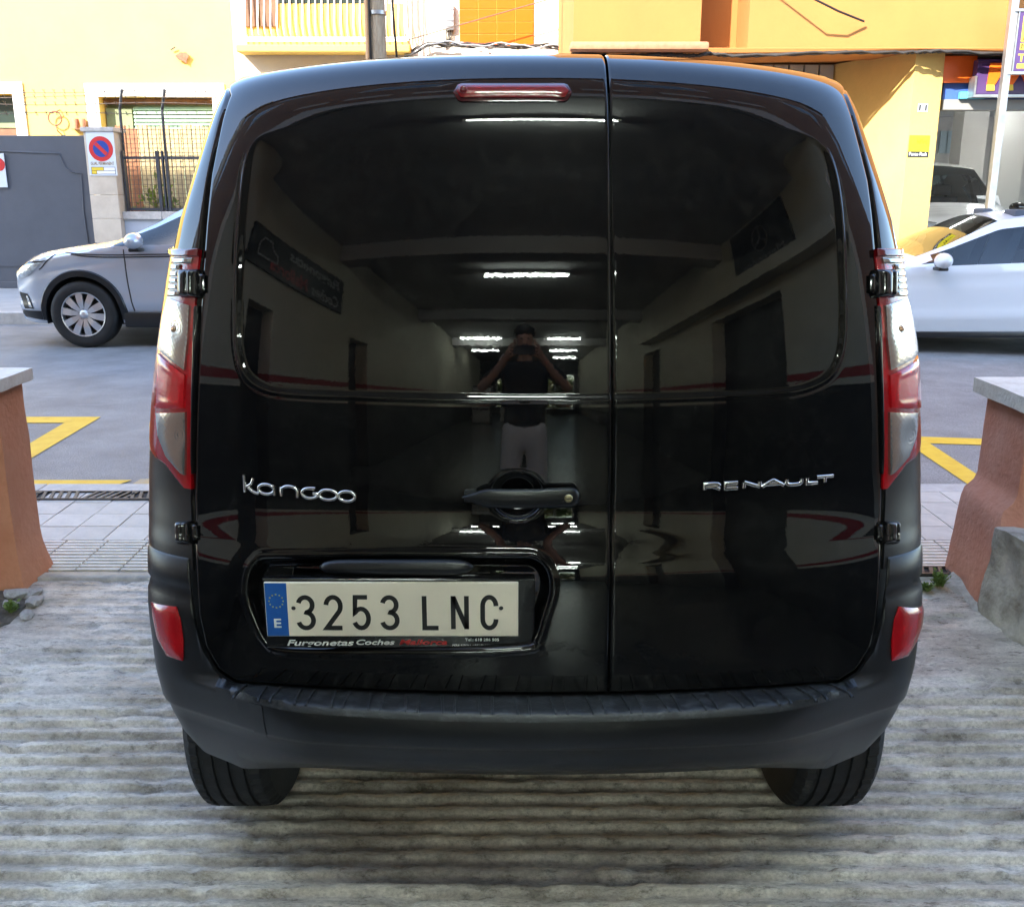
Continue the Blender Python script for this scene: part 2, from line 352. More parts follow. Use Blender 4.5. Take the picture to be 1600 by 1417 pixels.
# asphalt road
def asphalt():
    m = mat('asphalt', (.18, .178, .175), .58, col2=(.27, .265, .26), vscale=2.2, bump=.5, bscale=260, detail=9)
    nt = m.node_tree; n = nt.nodes; l = nt.links; b = n['Principled BSDF']; old = b.inputs['Base Color'].links[0].from_socket
    tc = n.new('ShaderNodeTexCoord'); v = n.new('ShaderNodeTexNoise'); v.inputs['Scale'].default_value = 140; v.inputs['Detail'].default_value = 2; l.new(tc.outputs['Object'], v.inputs['Vector'])
    r = n.new('ShaderNodeValToRGB'); r.color_ramp.elements[0].position = .35; r.color_ramp.elements[0].color = (.55, .55, .55, 1); r.color_ramp.elements[1].position = .68; r.color_ramp.elements[1].color = (1.5, 1.5, 1.5, 1); l.new(v.outputs['Fac'], r.inputs[0])
    mx = n.new('ShaderNodeMixRGB'); mx.blend_type = 'MULTIPLY'; mx.inputs[0].default_value = .8; l.new(old, mx.inputs[1]); l.new(r.outputs[0], mx.inputs[2]); l.new(mx.outputs[0], b.inputs['Base Color'])
    # pale tyre and scrape marks
    mp = n.new('ShaderNodeMapping'); mp.inputs['Scale'].default_value = (.8, 5, 1); mp.inputs['Rotation'].default_value = (0, 0, .5); l.new(tc.outputs['Object'], mp.inputs[0])
    w = n.new('ShaderNodeTexNoise'); w.inputs['Scale'].default_value = 3.0; w.inputs['Detail'].default_value = 7; l.new(mp.outputs[0], w.inputs['Vector'])
    r2 = n.new('ShaderNodeValToRGB'); r2.color_ramp.elements[0].position = .66; r2.color_ramp.elements[0].color = (0, 0, 0, 1); r2.color_ramp.elements[1].position = .74; r2.color_ramp.elements[1].color = (.5, .5, .5, 1); l.new(w.outputs['Fac'], r2.inputs[0])
    m2 = n.new('ShaderNodeMixRGB'); m2.blend_type = 'MIX'; m2.inputs[2].default_value = (.42, .42, .42, 1); l.new(r2.outputs[0], m2.inputs[0]); l.new(mx.outputs[0], m2.inputs[1]); l.new(m2.outputs[0], b.inputs['Base Color'])
    return m
M_ASPH = asphalt()
ROAD_Z = -.022
def RX_(x): return ROAD_Z-.033*float(np.clip(x, 0, 8))          # the street falls away to the right
def kerbY(x): return 11.50+.62*float(sm(0, 3.5, x))
rxs = [-60, -10, -4, 0]+list(np.arange(.5, 8.6, .5))+[60]
struct(MB().grid(np.array([[(x, y, RX_(x)) for x in rxs] for y in (4.88, 8.0, 12.2)])).build('road', M_ASPH, fix=False))
struct(MB().add([(-300, -300, -.25), (300, -300, -.25), (300, 300, -.25), (-300, 300, -.25)], [(0, 1, 2, 3)]).build('ground', mat('bare_ground', (.22, .2, .17), .9, var=.2, vscale=.5), fix=False))
# yellow markings, each a thin slab
M_YEL = mat('yellow_road_paint', (.72, .40, .012), .55, col2=(.80, .50, .03), vscale=10, bump=.2, bscale=200, contrast=(.3, .6))
M_YELW = mat('worn_yellow_road_paint', (.50, .33, .10), .6, col2=(.40, .33, .24), vscale=14, bump=.2, bscale=200)
def marking(name, poly, label, m=M_YEL, grp='yellow bay lines on the road'):
    o = MB().add([(x, y, RX_(x)+.004) for x, y in poly], [tuple(range(len(poly)))]).build(name, m, fix=False); o['kind'] = 'structure'; return o
def mk(pxs): return [ground(u, v, ROAD_Z+.004)[:2] for u, v in pxs]
yA = ground(100, 652, ROAD_Z)[1]; yB = ground(100, 661.5, ROAD_Z)[1]
marking('bay_line', [(-8, yB), (-2.96, yB), (-2.80, yA), (-8, yA)], '')
marking('bay_line', [(-2.97, yB-.004), (-2.80, yA-.004), (-2.755, 5.10), (-2.90, 5.10)], '')
marking('kerb_line', [(-8, 4.905), (-2.08, 4.905), (-2.02, 5.03), (-8, 5.03)], '')
marking('worn_kerb_line', [(-2.00, 4.905), (-.9, 4.905), (-.9, 5.05), (-1.98, 5.05)], '', M_YELW)
yA = ground(1480, 662.5, ROAD_Z)[1]; yB = ground(1480, 672.5, ROAD_Z)[1]
marking('bay_line', [(2.70, yB), (8, yB), (8, yA), (2.55, yA)], '')
marking('bay_line', [(2.55, yA-.004), (2.70, yB-.004), (2.66, 5.10), (2.52, 5.10)], '')
marking('kerb_line', [(2.0, 4.905), (8, 4.905), (8, 5.03), (2.0, 5.03)], '')
# near pavement: base slab with its tiles and ribbed band
M_PAVB = mat('pavement_bed', (.24, .23, .21), .85, var=.2, vscale=20)
pav = struct(MB().box(-40, 40, 3.675, 4.87, -.16, -.006).build('pavement', M_PAVB))
M_TILE = [mat('paving_tile_%d' % k, c, .62, var=.10, vscale=9, bump=.15, bscale=90) for k, c in enumerate([(.55, .51, .45), (.58, .54, .475), (.52, .485, .43)])]
ts = .1785; tb = MB().bbox(0, ts-.004, 0, ts-.004, -.02, .004, .0025)
tme = []
for m in M_TILE:
    o = tb.build('tile', m, pav); tme.append(o.data); bpy.data.objects.remove(o)
rb = MB().box(0, ts-.004, 0, ts-.004, -.02, -.004)
for k in range(5): rb.bbox(.001, ts-.005, .006+k*.0355, .006+k*.0355+.021, -.004, .005, .003)
o = rb.build('ribbed_tile', mat('ribbed_paving_tile', (.64, .60, .53), .6, var=.12, vscale=12, bump=.2, bscale=90), pav); rme = o.data; bpy.data.objects.remove(o)
for r in range(6):
    y0 = 3.68+r*ts
    for c in range(36):
        x0 = -3.35+c*ts-(r*.0 if r < 2 else .03)
        if -1.55 < x0 < 1.35 and r > 1 and False: continue
        if abs(x0) < 1.15: continue                                   # wholly behind the van
        nm = 'ribbed_tile' if r < 2 else 'tile'
        o = link(nm, rme if r < 2 else tme[random.randrange(3)], pav, loc=(x0, y0, random.uniform(-.0012, .0012)))
# pavement beyond the built tiles
M_PAVT = mat('far_paving', (.42, .40, .37), .65, var=.1, vscale=5)
for x0, x1 in ((-40, -3.36), (3.16, 40), (-1.15, 1.32)):
    struct(MB().add([(x0, 3.68, .0035), (x1, 3.68, .0035), (x1, 4.75, .0035), (x0, 4.75, .0035)], [(0, 1, 2, 3)]).build('pavement_surface', M_PAVT, fix=False))
# dropped kerb stones
M_KST = mat('kerb_stone', (.47, .45, .42), .6, var=.15, vscale=10, bump=.2, bscale=80)
kb = MB().bbox(0, .595, 4.757, 4.895, -.14, .002, .006).build('kerb_stone', M_KST, pav); kme = kb.data; bpy.data.objects.remove(kb)
for c in range(14):
    x0 = -4.2+c*.6
    if abs(x0+.3) < 1.2: continue
    link('kerb_stone', kme, pav, loc=(x0, 0, 0))
# gutter gratings
M_IRON = mat('cast_iron', (.10, .095, .09), .55, metal=.6, var=.3, vscale=20)
def grating(x0, x1, y0, y1, z, label, n, slant):
    g = empty('drain_grating', ((x0+x1)/2, (y0+y1)/2, z), label=label, cat='drain grating')
    L_ = (x1-x0)/2; D_ = (y1-y0)/2
    MB().box(-L_, L_, -D_, D_, -.006, -.001).build('pit', M_DARK, g)
    f = MB(); f.box(-L_, L_, -D_, -D_+.012, -.003, .008); f.box(-L_, L_, D_-.012, D_, -.003, .008); f.box(-L_, -L_+.012, -D_+.012, D_-.012, -.003, .008); f.box(L_-.012, L_, -D_+.012, D_-.012, -.003, .008)
    f.build('frame', M_IRON, g)
    for k in range(n):
        a = -L_+.02+(2*L_-.04)*(k+.2)/n
        s = slant*(1 if (k//6) % 2 == 0 else -1)
        MB().prism([(a, -D_+.012), (a+.016, -D_+.012), (a+.016+s, D_-.012), (a+s, D_-.012)], 'z', -.002, .007).build('bar', M_IRON, g)
grating(-2.62, -1.70, 4.60, 4.735, .0055, 'long iron drain grating by the kerb left of the van', 22, .03)
grating(1.58, 1.80, 3.615, 3.70, .008, 'small rusty drain grating beside the right low wall', 5, .02)
# far pavement with kerb
fpx = [-60, -10, -4, 0]+list(np.arange(.5, 4.1, .5))+[60]
struct(MB().grid(np.array([[(x, kerbY(x)+.06, .11) for x in fpx], [(x, 17.5, .11) for x in fpx]])).build('far_pavement', mat('far_pavement_concrete', (.36, .35, .33), .7, var=.12, vscale=3, bump=.15, bscale=60)))
fk = MB()
kb = MB().bbox(0, .97, 11.45, 11.557, -.18, .115, .012).build('far_kerb_stone', M_KST); kme2 = kb.data; bpy.data.objects.remove(kb)
kr = struct(MB().grid(np.array([[(x, kerbY(x), -.3) for x in fpx], [(x, kerbY(x)-.005, .10) for x in fpx], [(x, kerbY(x)+.07, .104) for x in fpx]])).build('far_kerb', M_KST, fix=False))
for c in range(9): link('kerb_stone', kme2, kr, loc=(-9+c*.98, -.012, 0))
# ------------------------------------------------------------------ low walls, right step, rubble
M_TERRA = mat('terracotta_plaster', (.55, .225, .12), .8, col2=(.62, .29, .175), vscale=5, bump=.6, bscale=45, detail=9)
M_TERRAR = mat('pink_terracotta_plaster', (.54, .22, .145), .8, col2=(.62, .31, .23), vscale=5, bump=.6, bscale=45, detail=9)
M_CAP = mat('cap_stone', (.62, .57, .49), .65, col2=(.78, .75, .68), vscale=12, bump=.4, bscale=60)
M_MORT = mat('rough_mortar', (.30, .28, .25), .9, col2=(.50, .48, .44), vscale=18, bump=.9, bscale=60, detail=9)
def rough_box(x0, x1, y0, y1, z0, z1, n=.05, amp=.008, flare=None, seed=0):
    """box with a dense uneven skin"""
    bm = bmesh.new(); nx = max(1, int((x1-x0)/n)); ny = max(1, int((y1-y0)/n)); nz = max(1, int((z1-z0)/n))
    mb = MB()
    def face(fn, a, b):
        A, B = np.meshgrid(np.linspace(0, 1, a+1), np.linspace(0, 1, b+1)); mb.grid(np.array([[fn(A[i, j], B[i, j]) for j in range(a+1)] for i in range(b+1)]))
    X = lambda t: x0+(x1-x0)*t; Y = lambda t: y0+(y1-y0)*t; Z = lambda t: z0+(z1-z0)*t
    face(lambda a, b: (X(a), y0, Z(b)), nx, nz); face(lambda a, b: (X(a), y1, Z(b)), nx, nz)
    face(lambda a, b: (x0, Y(a), Z(b)), ny, nz); face(lambda a, b: (x1, Y(a), Z(b)), ny, nz)
    face(lambda a, b: (X(a), Y(b), z1), nx, ny)
    bm.free(); V = np.array(mb.v); c = np.array([(x0+x1)/2, (y0+y1)/2, (z0+z1)/2]); h = np.array([(x1-x0)/2, (y1-y0)/2, (z1-z0)/2])
    d = (V-c)/h; nrm = np.where(np.abs(d) > .999, np.sign(d), 0); k = np.linalg.norm(nrm, axis=1, keepdims=True)
    rnd = np.where(k > 1.2, -.006*(k-1), 0)
    w = fbm((V[:, 0]+V[:, 1]*1.3)*7+seed, V[:, 2]*7+V[:, 1]*3, 4)-.5
    nn = nrm/np.maximum(k, 1)
    V = V+nn*(amp*2*w[:, None]+rnd)
    if flare is not None:
        f = flare(V[:, 2]); V[:, :2] += nn[:, :2]*f[:, None]
    mb.v = [tuple(v) for v in V]; return mb
lw = empty('low_wall', (-2.6, 3.62, 0), label='terracotta low boundary wall with pale cap, left of the van', cat='wall')
rough_box(-3.9, -1.885, 3.53, 3.74, -.05, .755, .03, .006, lambda z: .03*np.maximum(0, (.18-z)/.18)**1.5).build('plaster', M_TERRA, lw, True, smooth=True, auto=50)
for k, (a, b) in enumerate(((-3.92, -3.30), (-3.294, -2.60), (-2.594, -1.855))):
    rough_box(a, b, 3.50, 3.775, .757, .805, .03, .004, seed=k*5).build('cap', M_CAP, lw, True, smooth=True, auto=50)
rw = empty('low_wall', (2.6, 3.55, 0), label='terracotta low boundary wall with pale cap, right of the van', cat='wall')
mb = rough_box(1.815, 3.9, 3.38, 3.70, -.05, .715, .03, .006, None, 3)
V = np.array(mb.v); e = sm(1.98, 1.80, V[:, 0]); zz = V[:, 2]
V[:, 0] -= e*(.055*sm(.40, .33, zz)+.035*np.maximum(0, (.33-zz)/.33)); V[:, 1] -= .03*sm(.36, .26, zz)*(V[:, 1] < 3.5); mb.v = [tuple(v) for v in V]
mb.build('plaster', M_TERRAR, rw, True, smooth=True, auto=50)
for k, (a, b) in enumerate(((1.775, 2.45), (2.456, 3.1), (3.106, 3.92))):
    rough_box(a, b, 3.335, 3.74, .717, .775, .03, .004, seed=40+k*5).build('cap', M_CAP, rw, True, smooth=True, auto=50)
# concrete step against the right wall and the mortar skirt round it
stp = rough_box(1.73, 3.6, 2.62, 3.36, -.2, .30, .018, .026, lambda z: .02*np.maximum(0, (.15-z)/.15), 9)
V = np.array(stp.v); V[:, 0] += np.clip((3.36-V[:, 1])*.22, 0, .2)*(V[:, 0] < 2.3); stp.v = [tuple(v) for v in V]
tag(stp.build('concrete_step', mat('old_concrete', (.22, .20, .17), .85, col2=(.56, .53, .48), vscale=7, bump=1.0, bscale=55, detail=11), smooth=True, auto=60), 'weathered concrete step beside the right terracotta wall', 'step')
g = []
for i in range(60):
    t = i/59; y = 3.62-1.25*t; row = []
    edge = 1.66+.10*t+.27*t*t+.03*float(vnoise(t*14, 2)); inner = 1.80+.27*t
    for j in range(26):
        s = j/25; x = edge+(inner-edge)*s; z = -.004+.010*float(sm(0, .12, s))+.135*s**2.2*(1-.55*t)+.022*(float(fbm(x*22, y*22, 3))-.5)*min(1, s*4)
        row.append((x, y, z+float(RZ(y))))
    g.append(row)
tag(MB().grid(np.array(g)).build('mortar_skirt', M_MORT, smooth=True, fix=False), 'sloping rough mortar fillet at the foot of the right step', 'mortar')
# rubble and soil pocket under the left wall
so = []
for i in range(30):
    for j in range(30): pass
hx, hy = np.meshgrid(np.linspace(-2.47, -1.80, 46), np.linspace(3.10, 3.545, 36))
ins = 1-np.hypot((hx+2.12)/.345, (hy-3.345)/.225); hh = np.where(ins > 0, -.004+.006*ins+.028*(fbm(hx*16, hy*16, 3)-.42)*np.clip(ins*3, 0, 1), -.035)+RZ(hy)
tag(MB().grid(np.stack([hx, hy, hh], -1)).build('soil', mat('dark_soil', (.06, .052, .042), .95, col2=(.13, .115, .09), vscale=20, bump=1, bscale=70), smooth=True, fix=False), 'pocket of dark soil in the broken concrete under the left wall', 'soil', kind='stuff')
def stone(rx, ry, rz, seed):
    bm = bmesh.new(); bmesh.ops.create_icosphere(bm, subdivisions=2, radius=1); r = random.Random(seed)
    pl = [Vector((r.uniform(-1, 1), r.uniform(-1, 1), r.uniform(-1, 1))).normalized() for _ in range(6)]
    for v in bm.verts:
        for p in pl:
            d = v.co.dot(p)
            if d > .62: v.co -= p*(d-.62)
        v.co.x *= rx; v.co.y *= ry; v.co.z *= rz
    bm.verts.index_update(); mb = MB(); mb.add([v.co[:] for v in bm.verts], [[v.index for v in f.verts] for f in bm.faces]); bm.free(); return mb
M_STONE = mat('broken_concrete', (.30, .29, .27), .85, col2=(.45, .44, .42), vscale=25, bump=.7, bscale=80)
for k, (u, v, r, lab) in enumerate(((30, 925, .045, 'largest lump of broken concrete under the left wall'), (52, 935, .038, 'flat lump of broken concrete right of the soil pocket'), (14, 938, .03, 'small broken concrete lump at the left picture edge'), (60, 918, .032, 'pale concrete chip at the corner of the left wall'), (40, 952, .026, 'low concrete chip at the front of the soil pocket'))):
    x, y, _ = ground(u, v, 0); o = stone(r*1.5, r, r*.55, k).build('rubble_lump', M_STONE, smooth=True, auto=30, loc=(x, min(y, 3.47), .004+float(RZ(min(y, 3.47))))); o.rotation_euler = (0, .1, k*1.3)
    tag(o, lab, 'rubble', 'rubble under the left wall')
# weeds
M_LEAF = mat('weed_green', (.10, .17, .035), .6, col2=(.17, .24, .06), vscale=30)
def weed(x, y, h, n, label):
    w = empty('weed', (x, y, float(RZ(y))), label=label, cat='weed'); mb = MB(); r = random.Random(int(x*1000))
    stm = MB()
    for k in range(n):
        a = r.uniform(0, 6.28); l = h*r.uniform(.5, 1.1); lean = r.uniform(.3, 1.0); p = Vector((r.uniform(-.015, .015), r.uniform(-.015, .015), 0)); d = Vector((math.cos(a)*lean, math.sin(a)*lean, 1)).normalized()
        side = Vector((-math.sin(a), math.cos(a), 0)); ps = [p+d*l*t+Vector((0, 0, -l*.35*t*t)) for t in (0, .35, .7, 1)]
        ws = [.002, .005, .0045, .0005]
        mb.add([tuple(q+side*w_) for q, w_ in zip(ps, ws)]+[tuple(q-side*w_) for q, w_ in zip(ps, ws)], [(0, 1, 5, 4), (1, 2, 6, 5), (2, 3, 7, 6)])
        for t in (.45, .65, .85):
            c = p+d*l*t; sd = r.choice((-1, 1)); q = c+side*sd*.016+Vector((0, 0, .008)); mb.add([tuple(c), tuple((c+q)/2+d*.006), tuple(q), tuple((c+q)/2-d*.006)], [(0, 1, 2, 3)])
        stm.tube([p, p+d*l*.5], .0012, 5)
    mb.build('leaves', M_LEAF, w, fix=False); stm.build('stem', M_LEAF, w)
x, y, _ = ground(1466, 914); weed(x, y, .065, 34, 'bright green weed tuft at the foot of the right low wall')
x, y, _ = ground(1447, 920); weed(x, y, .035, 22, 'flat weed tuft between van and right low wall')
x, y, _ = ground(12, 950); weed(x, y+.02, .04, 16, 'small weed in the soil pocket under the left wall')
# ================================================================== THE VAN
XC = .052; RP = 2.3; NE = 8.0; LC = .30
zk = [.20, .40, .55, .66, .69, .73, .77, .81, .85, .89, .97, 1.06, 1.075, 1.16, 1.33, 1.5, 1.58, 1.635, 1.66, 1.69, 1.71, 1.73, 1.741]
ak = [-6, -3, 0, 3, 9, 17, 18, 13, 6, 2.5, 3.5, 5.2, 6, 8.6, 13.2, 18, 21, 25, 31, 42, 55, 70, 83]
_zz = np.linspace(.20, 1.741, 3000); _aa = np.interp(_zz, zk, ak)
_k = np.hanning(61); _k /= _k.sum(); _ap = np.pad(_aa, 30, mode='edge'); _as = np.convolve(_ap, _k, 'valid')
_aa = np.where(_zz < 1.60, _as, _aa)
_Y = np.concatenate([[0], np.cumsum(np.tan(np.radians((_aa[1:]+_aa[:-1])/2))*np.diff(_zz))]); _Y += 1.93-np.interp(1.06, _zz, _Y)
_S = np.concatenate([[0], np.cumsum(np.hypot(np.diff(_zz), np.diff(_Y)))])
WZ = [.20, .28, .36, .44, .52, .6, .68, .76, .84, .92, 1.0, 1.08, 1.16, 1.24, 1.32, 1.408, 1.501, 1.5925, 1.658, 1.699, 1.72, 1.741]
WW = [.832, .843, .857, .866, .8747, .880, .8836, .8887, .8875, .8788, .866, .852, .835, .819, .804, .785, .760, .735, .716, .703, .698, .692]
def Wz(z): return np.interp(z, WZ, WW)
def dropf(x, z): return .034*(np.abs(x-XC)/.65)**2.4*sm(1.30, 1.70, z)
def plan(x, W, z=1.2):
    u = np.minimum(np.abs(x-XC)/W, .99995); return LC*(1-(1-u**NE)**(1/NE))+(x-XC)**2*np.interp(z, [.2, .42, .74, 1.06], [.115, .12, .2174, .2174])
def rearY(x, zc): return np.interp(zc, _zz, _Y)+plan(x, Wz(zc), zc)
def rearP(x, zc, off=0.0):
    """point on the rear skin; off > 0 stands proud of it"""
    x = np.asarray(x, float); zc = np.asarray(zc, float); y = rearY(x, zc); e = 1e-3
    nx = (rearY(x+e, zc)-rearY(x-e, zc))/(2*e); nz = (rearY(x, zc+e)-rearY(x, zc-e))/(2*e)
    nx = np.clip(nx, -4, 4); nz = np.clip(nz, -4, 4); k = off/np.sqrt(nx*nx+nz*nz+1)
    return np.stack(np.broadcast_arrays(x+nx*k, y-k, zc-dropf(x, zc)+nz*k), -1)
def back(u, v, off=0.0):
    d = ray(u, v); lo, hi = 1.5, 2.9
    for _ in range(48):
        t = (lo+hi)/2; x, y, z = d[0]*t, d[1]*t, CH+d[2]*t
        ok = abs(x-XC) < float(Wz(z)) and y < float(rearY(x, z+dropf(x, z)))-off
        if abs(x-XC) >= float(Wz(z)): ok = True if y < 2.05 else False
        if ok: lo = t
        else: hi = t
    x, z = d[0]*lo, CH+d[2]*lo
    return float(x), float(z+dropf(x, z))
def backs(px): return np.array([back(u, v) for u, v in px])
def dens(pts, closed=False, n=8):
    pts = [np.array(p, float) for p in pts]; out = []; m = len(pts)
    for i in range(m if closed else m-1):
        p0 = pts[(i-1) % m] if (closed or i > 0) else pts[i]; p1 = pts[i]; p2 = pts[(i+1) % m]
        p3 = pts[(i+2) % m] if (closed or i+2 < m) else p2
        for k in range(n):
            t = k/n; out.append(.5*((2*p1)+(-p0+p2)*t+(2*p0-5*p1+4*p2-p3)*t*t+(-p0+3*p1-3*p2+p3)*t**3))
    if not closed: out.append(pts[-1])
    return np.array(out)
def sdf(px, pz, poly):
    """signed distance to a closed polygon (negative inside)"""
    sh = px.shape; p = np.stack([px.ravel(), pz.ravel()], -1); a = poly; b = np.roll(poly, -1, 0)
    d = np.full(len(p), 9.0); ins = np.zeros(len(p), bool)
    for i in range(len(a)):
        e = b[i]-a[i]; w = p-a[i]; t = np.clip((w@e)/(e@e+1e-12), 0, 1); q = w-t[:, None]*e
        d = np.minimum(d, np.hypot(q[:, 0], q[:, 1]))
        c = ((a[i, 1] > p[:, 1]) != (b[i, 1] > p[:, 1]))
        with np.errstate(divide='ignore', invalid='ignore'):
            xi = a[i, 0]+(p[:, 1]-a[i, 1])*e[0]/e[1]
        ins ^= c & (p[:, 0] < xi)
    return np.where(ins, -d, d).reshape(sh)

van = empty('van', (XC, 2.36, -.13), label='glossy black panel van seen from behind, parked on the ribbed ramp', cat='van')
# door outlines (pixels of the photograph cast onto the rear skin)
eL = backs([(368, 126), (360, 148), (347, 186), (330, 270), (319, 390), (309, 560), (304, 700), (303, 780), (305, 870), (311, 960), (322, 1010), (342, 1045), (376, 1068), (430, 1079), (470, 1082)])
eR = backs([(1311, 126), (1319, 148), (1333, 186), (1357, 280), (1369, 400), (1376, 600), (1379, 700), (1379, 780), (1377, 870), (1371, 960), (1360, 1010), (1338, 1045), (1302, 1068), (1250, 1079), (1210, 1082)])
seam = backs([(949, 112), (953, 200), (956, 400), (957, 620), (956, 760), (953, 950), (951, 1080)])
def xof(e, z): return np.interp(z, e[::-1, 1], e[::-1, 0])
stamp = dens(backs([(386, 250), (400, 217), (430, 200), (520, 190), (700, 184), (840, 182), (1000, 184), (1170, 192), (1250, 205), (1284, 225), (1300, 255), (1311, 310), (1317, 400), (1319, 500), (1315, 548), (1300, 583), (1272, 602), (1225, 613), (1100, 620), (957, 624), (840, 624), (700, 623), (560, 619), (450, 614), (408, 605), (383, 584), (372, 548), (370, 500), (372, 400), (378, 310)]), True, 4)
plate_rec = dens(backs([(388, 900), (400, 877), (430, 870), (620, 868), (800, 869), (838, 873), (857, 893), (861, 925), (850, 965), (838, 1000), (815, 1014), (620, 1017), (450, 1015), (415, 1000), (395, 960), (386, 930)]), True, 4)
bowl_c = back(808, 774)
dish = dens(backs([(716, 774), (724, 757), (760, 752), (788, 738), (808, 735), (830, 738), (856, 752), (898, 752), (913, 763), (914, 780), (900, 795), (856, 797), (838, 808), (808, 813), (778, 808), (760, 797), (728, 792)]), True, 3)
def door(name, left):
    s0 = np.interp(.444, _zz, _S); ss = np.linspace(s0, _S[-1], 430); zc = np.interp(ss, _S, _zz)
    xl = xof(eL, zc) if left else xof(seam, zc)+.0028; xr = xof(seam, zc)-.0028 if left else xof(eR, zc)
    nc = 300 if left else 200; t = np.linspace(0, 1, nc)
    X = xl[:, None]+(xr-xl)[:, None]*t[None]; Z = np.repeat(zc[:, None], nc, 1)
    d = sdf(X, Z, stamp); fade = 1-sm(1.50, 1.605, Z)
    dl = .0042*(1-sm(-.010, .0, d))*fade - .0009*np.exp(-((d-.003)/.0030)**2)*fade + .0005*np.exp(-((d-.009)/.0028)**2)*fade
    if left:
        dp = sdf(X, Z, plate_rec); dl = dl+.034*(1-sm(-.020, .0, dp)) - .002*np.exp(-((dp-.006)/.006)**2)
        rb = np.hypot((X-bowl_c[0])/.057, (Z-bowl_c[1])/.050); dl = dl+.030*(1-sm(.60, 1.0, rb))-.0012*np.exp(-((rb-1.03)/.04)**2)
    e = np.minimum(X-xl[:, None], xr[:, None]-X); e = np.minimum(e, (ss-ss[0])[:, None])
    dl = dl+.0022*(1-sm(0, .005, e))**2
    # faint pressing waviness, as real sheet metal has
    dl = dl+.00022*(fbm(X*5+3, Z*6, 2)-.5)
    P = rearP(X, Z, -dl)
    mb = MB(); mb.grid(P)
    # returned edges
    ring = list(range(nc))+[r*nc+nc-1 for r in range(1, 430)]+[429*nc+c for c in range(nc-2, -1, -1)]+[r*nc for r in range(428, 0, -1)]
    o = len(mb.v); m = len(ring)
    mb.v += [(mb.v[i][0], mb.v[i][1]+.03, mb.v[i][2]-.004) for i in ring]
    mb.f += [(ring[i], o+i, o+(i+1) % m, ring[(i+1) % m]) for i in range(m)]
    me = mesh(name, mb.v, mb.f, M_PAINT, True); me.set_sharp_from_angle(angle=math.radians(50))
    return link(name, me, van, True)
door_l = door('rear_door', True); door_l['label'] = 'wider rear door with handle and number plate'
door_r = door('rear_door', False); door_r['label'] = 'narrower rear door with maker lettering'
# dark cavity behind the shut lines
Xg, Zg = np.meshgrid(np.linspace(XC-.885, XC+.885, 90), np.linspace(.40, 1.70, 60)); Xg = XC+(Xg-XC)*(Wz(Zg)/.895)
MB().grid(rearP(Xg, Zg, -.055)).build('door_frame', M_SEAL, van, True, smooth=True, fix=False)
# --- body: rear corners, sides, roof, bonnet
ph_c = np.radians(np.linspace(0, 90, 26))
ys_len = np.array([2.5, 2.7, 2.95, 3.2, 3.6, 4.0, 4.3, 4.5, 4.62, 4.76, 4.9, 5.02, 5.12, 5.3, 5.5, 5.66, 5.78, 5.86, 5.90])
topc = np.interp(ys_len, [2.5, 3.0, 3.6, 4.2, 4.5, 5.12, 5.5, 5.78, 5.9], [1.765, 1.795, 1.805, 1.79, 1.72, 1.20, 1.08, .93, .72])
widk = np.interp(ys_len, [2.5, 4.9, 5.5, 5.78, 5.9], [1, 1, .93, .82, .70])
body = None
for sgn in (-1, 1):
    rows = np.concatenate([np.linspace(.70, 1.60, 30), np.linspace(1.62, 1.741, 10)]); cols = []
    xe = np.abs((xof(eL, rows) if sgn < 0 else xof(eR, rows))-XC)+.0035
    for k in range(26):                                   # from the door edge round the corner
        u0 = xe/Wz(rows); p0 = np.arcsin(np.clip(u0, 0, .999)**(NE/2)); ph = p0+(math.pi/2-.012-p0)*(k/25.)
        x = XC+sgn*Wz(rows)*np.sin(ph)**(2/NE)
        dl = .005*(1-sm(0, .008, np.abs(x-XC)-xe)) if k < 10 else 0*x
        cols.append(rearP(x, rows, -dl))
    Wt = Wz(rows)
    for j, y in enumerate(ys_len):
        zs = .70+(rows-.70)*(topc[j]-.0395-.70)/(1.741-.70)
        cols.append(np.stack([XC+sgn*Wt*widk[j], np.full_like(rows, y)+.0*rows, zs], -1))
    G = np.stack(cols, 1)
    nm = 'body' if sgn < 0 else 'body_side'
    if sgn < 0: GL = G
    else: GR = G
mb = MB(); mb.grid(GL); mb.grid(GR)
# lower flanks with the wheel arches
AX = 2.40; FX = AX+2.697; RT = .3175; AZ = {AX: float(RZ(AX))+RT-.002, FX: ROAD_Z+RT}
def zlow(y):
    z = np.full_like(y, .26)
    for ya in (AX, FX):
        d = np.abs(y-ya); z = np.where(d < .365, np.maximum(z, AZ[ya]+np.sqrt(np.maximum(.365**2-d**2, 0))), z)
    return z
yy = np.unique(np.concatenate([np.linspace(2.12, 5.86, 40), np.linspace(AX-.365, AX+.365, 30), np.linspace(FX-.365, FX+.365, 30)])); yy = yy[yy > 2.10]
for sgn in (-1, 1):
    g = []
    for y in yy:
        zs = np.linspace(float(zlow(np.array([y]))[0]), .70, 8)
        # plan position of the flank at this station: inverse of the corner curve
        xs = []
        for z in zs:
            Wv = float(Wz(z)); cand = np.linspace(.6*Wv, Wv*.99999, 300); yv = np.interp(z, _zz, _Y)+plan(XC+cand, Wv, z)
            xs.append(np.interp(y, yv, cand) if y < yv[-1] else Wv)
        k = float(np.interp(y, [2.5, 4.9, 5.5, 5.78, 5.9], [1, 1, .93, .82, .70])); g.append([(XC+sgn*x*k, y, z) for x, z in zip(xs, zs)])
    mb.grid(np.array(g))
# nose
zs = np.linspace(.30, topc[-1]-.03, 8); xs = np.linspace(-.60, .60, 13)
mb.grid(np.array([[(XC+x, 5.90+.05*(1-(x/.6)**2), z) for x in xs] for z in zs]))
body = mb.build('body', M_PAINT, van, True, smooth=True, auto=40)
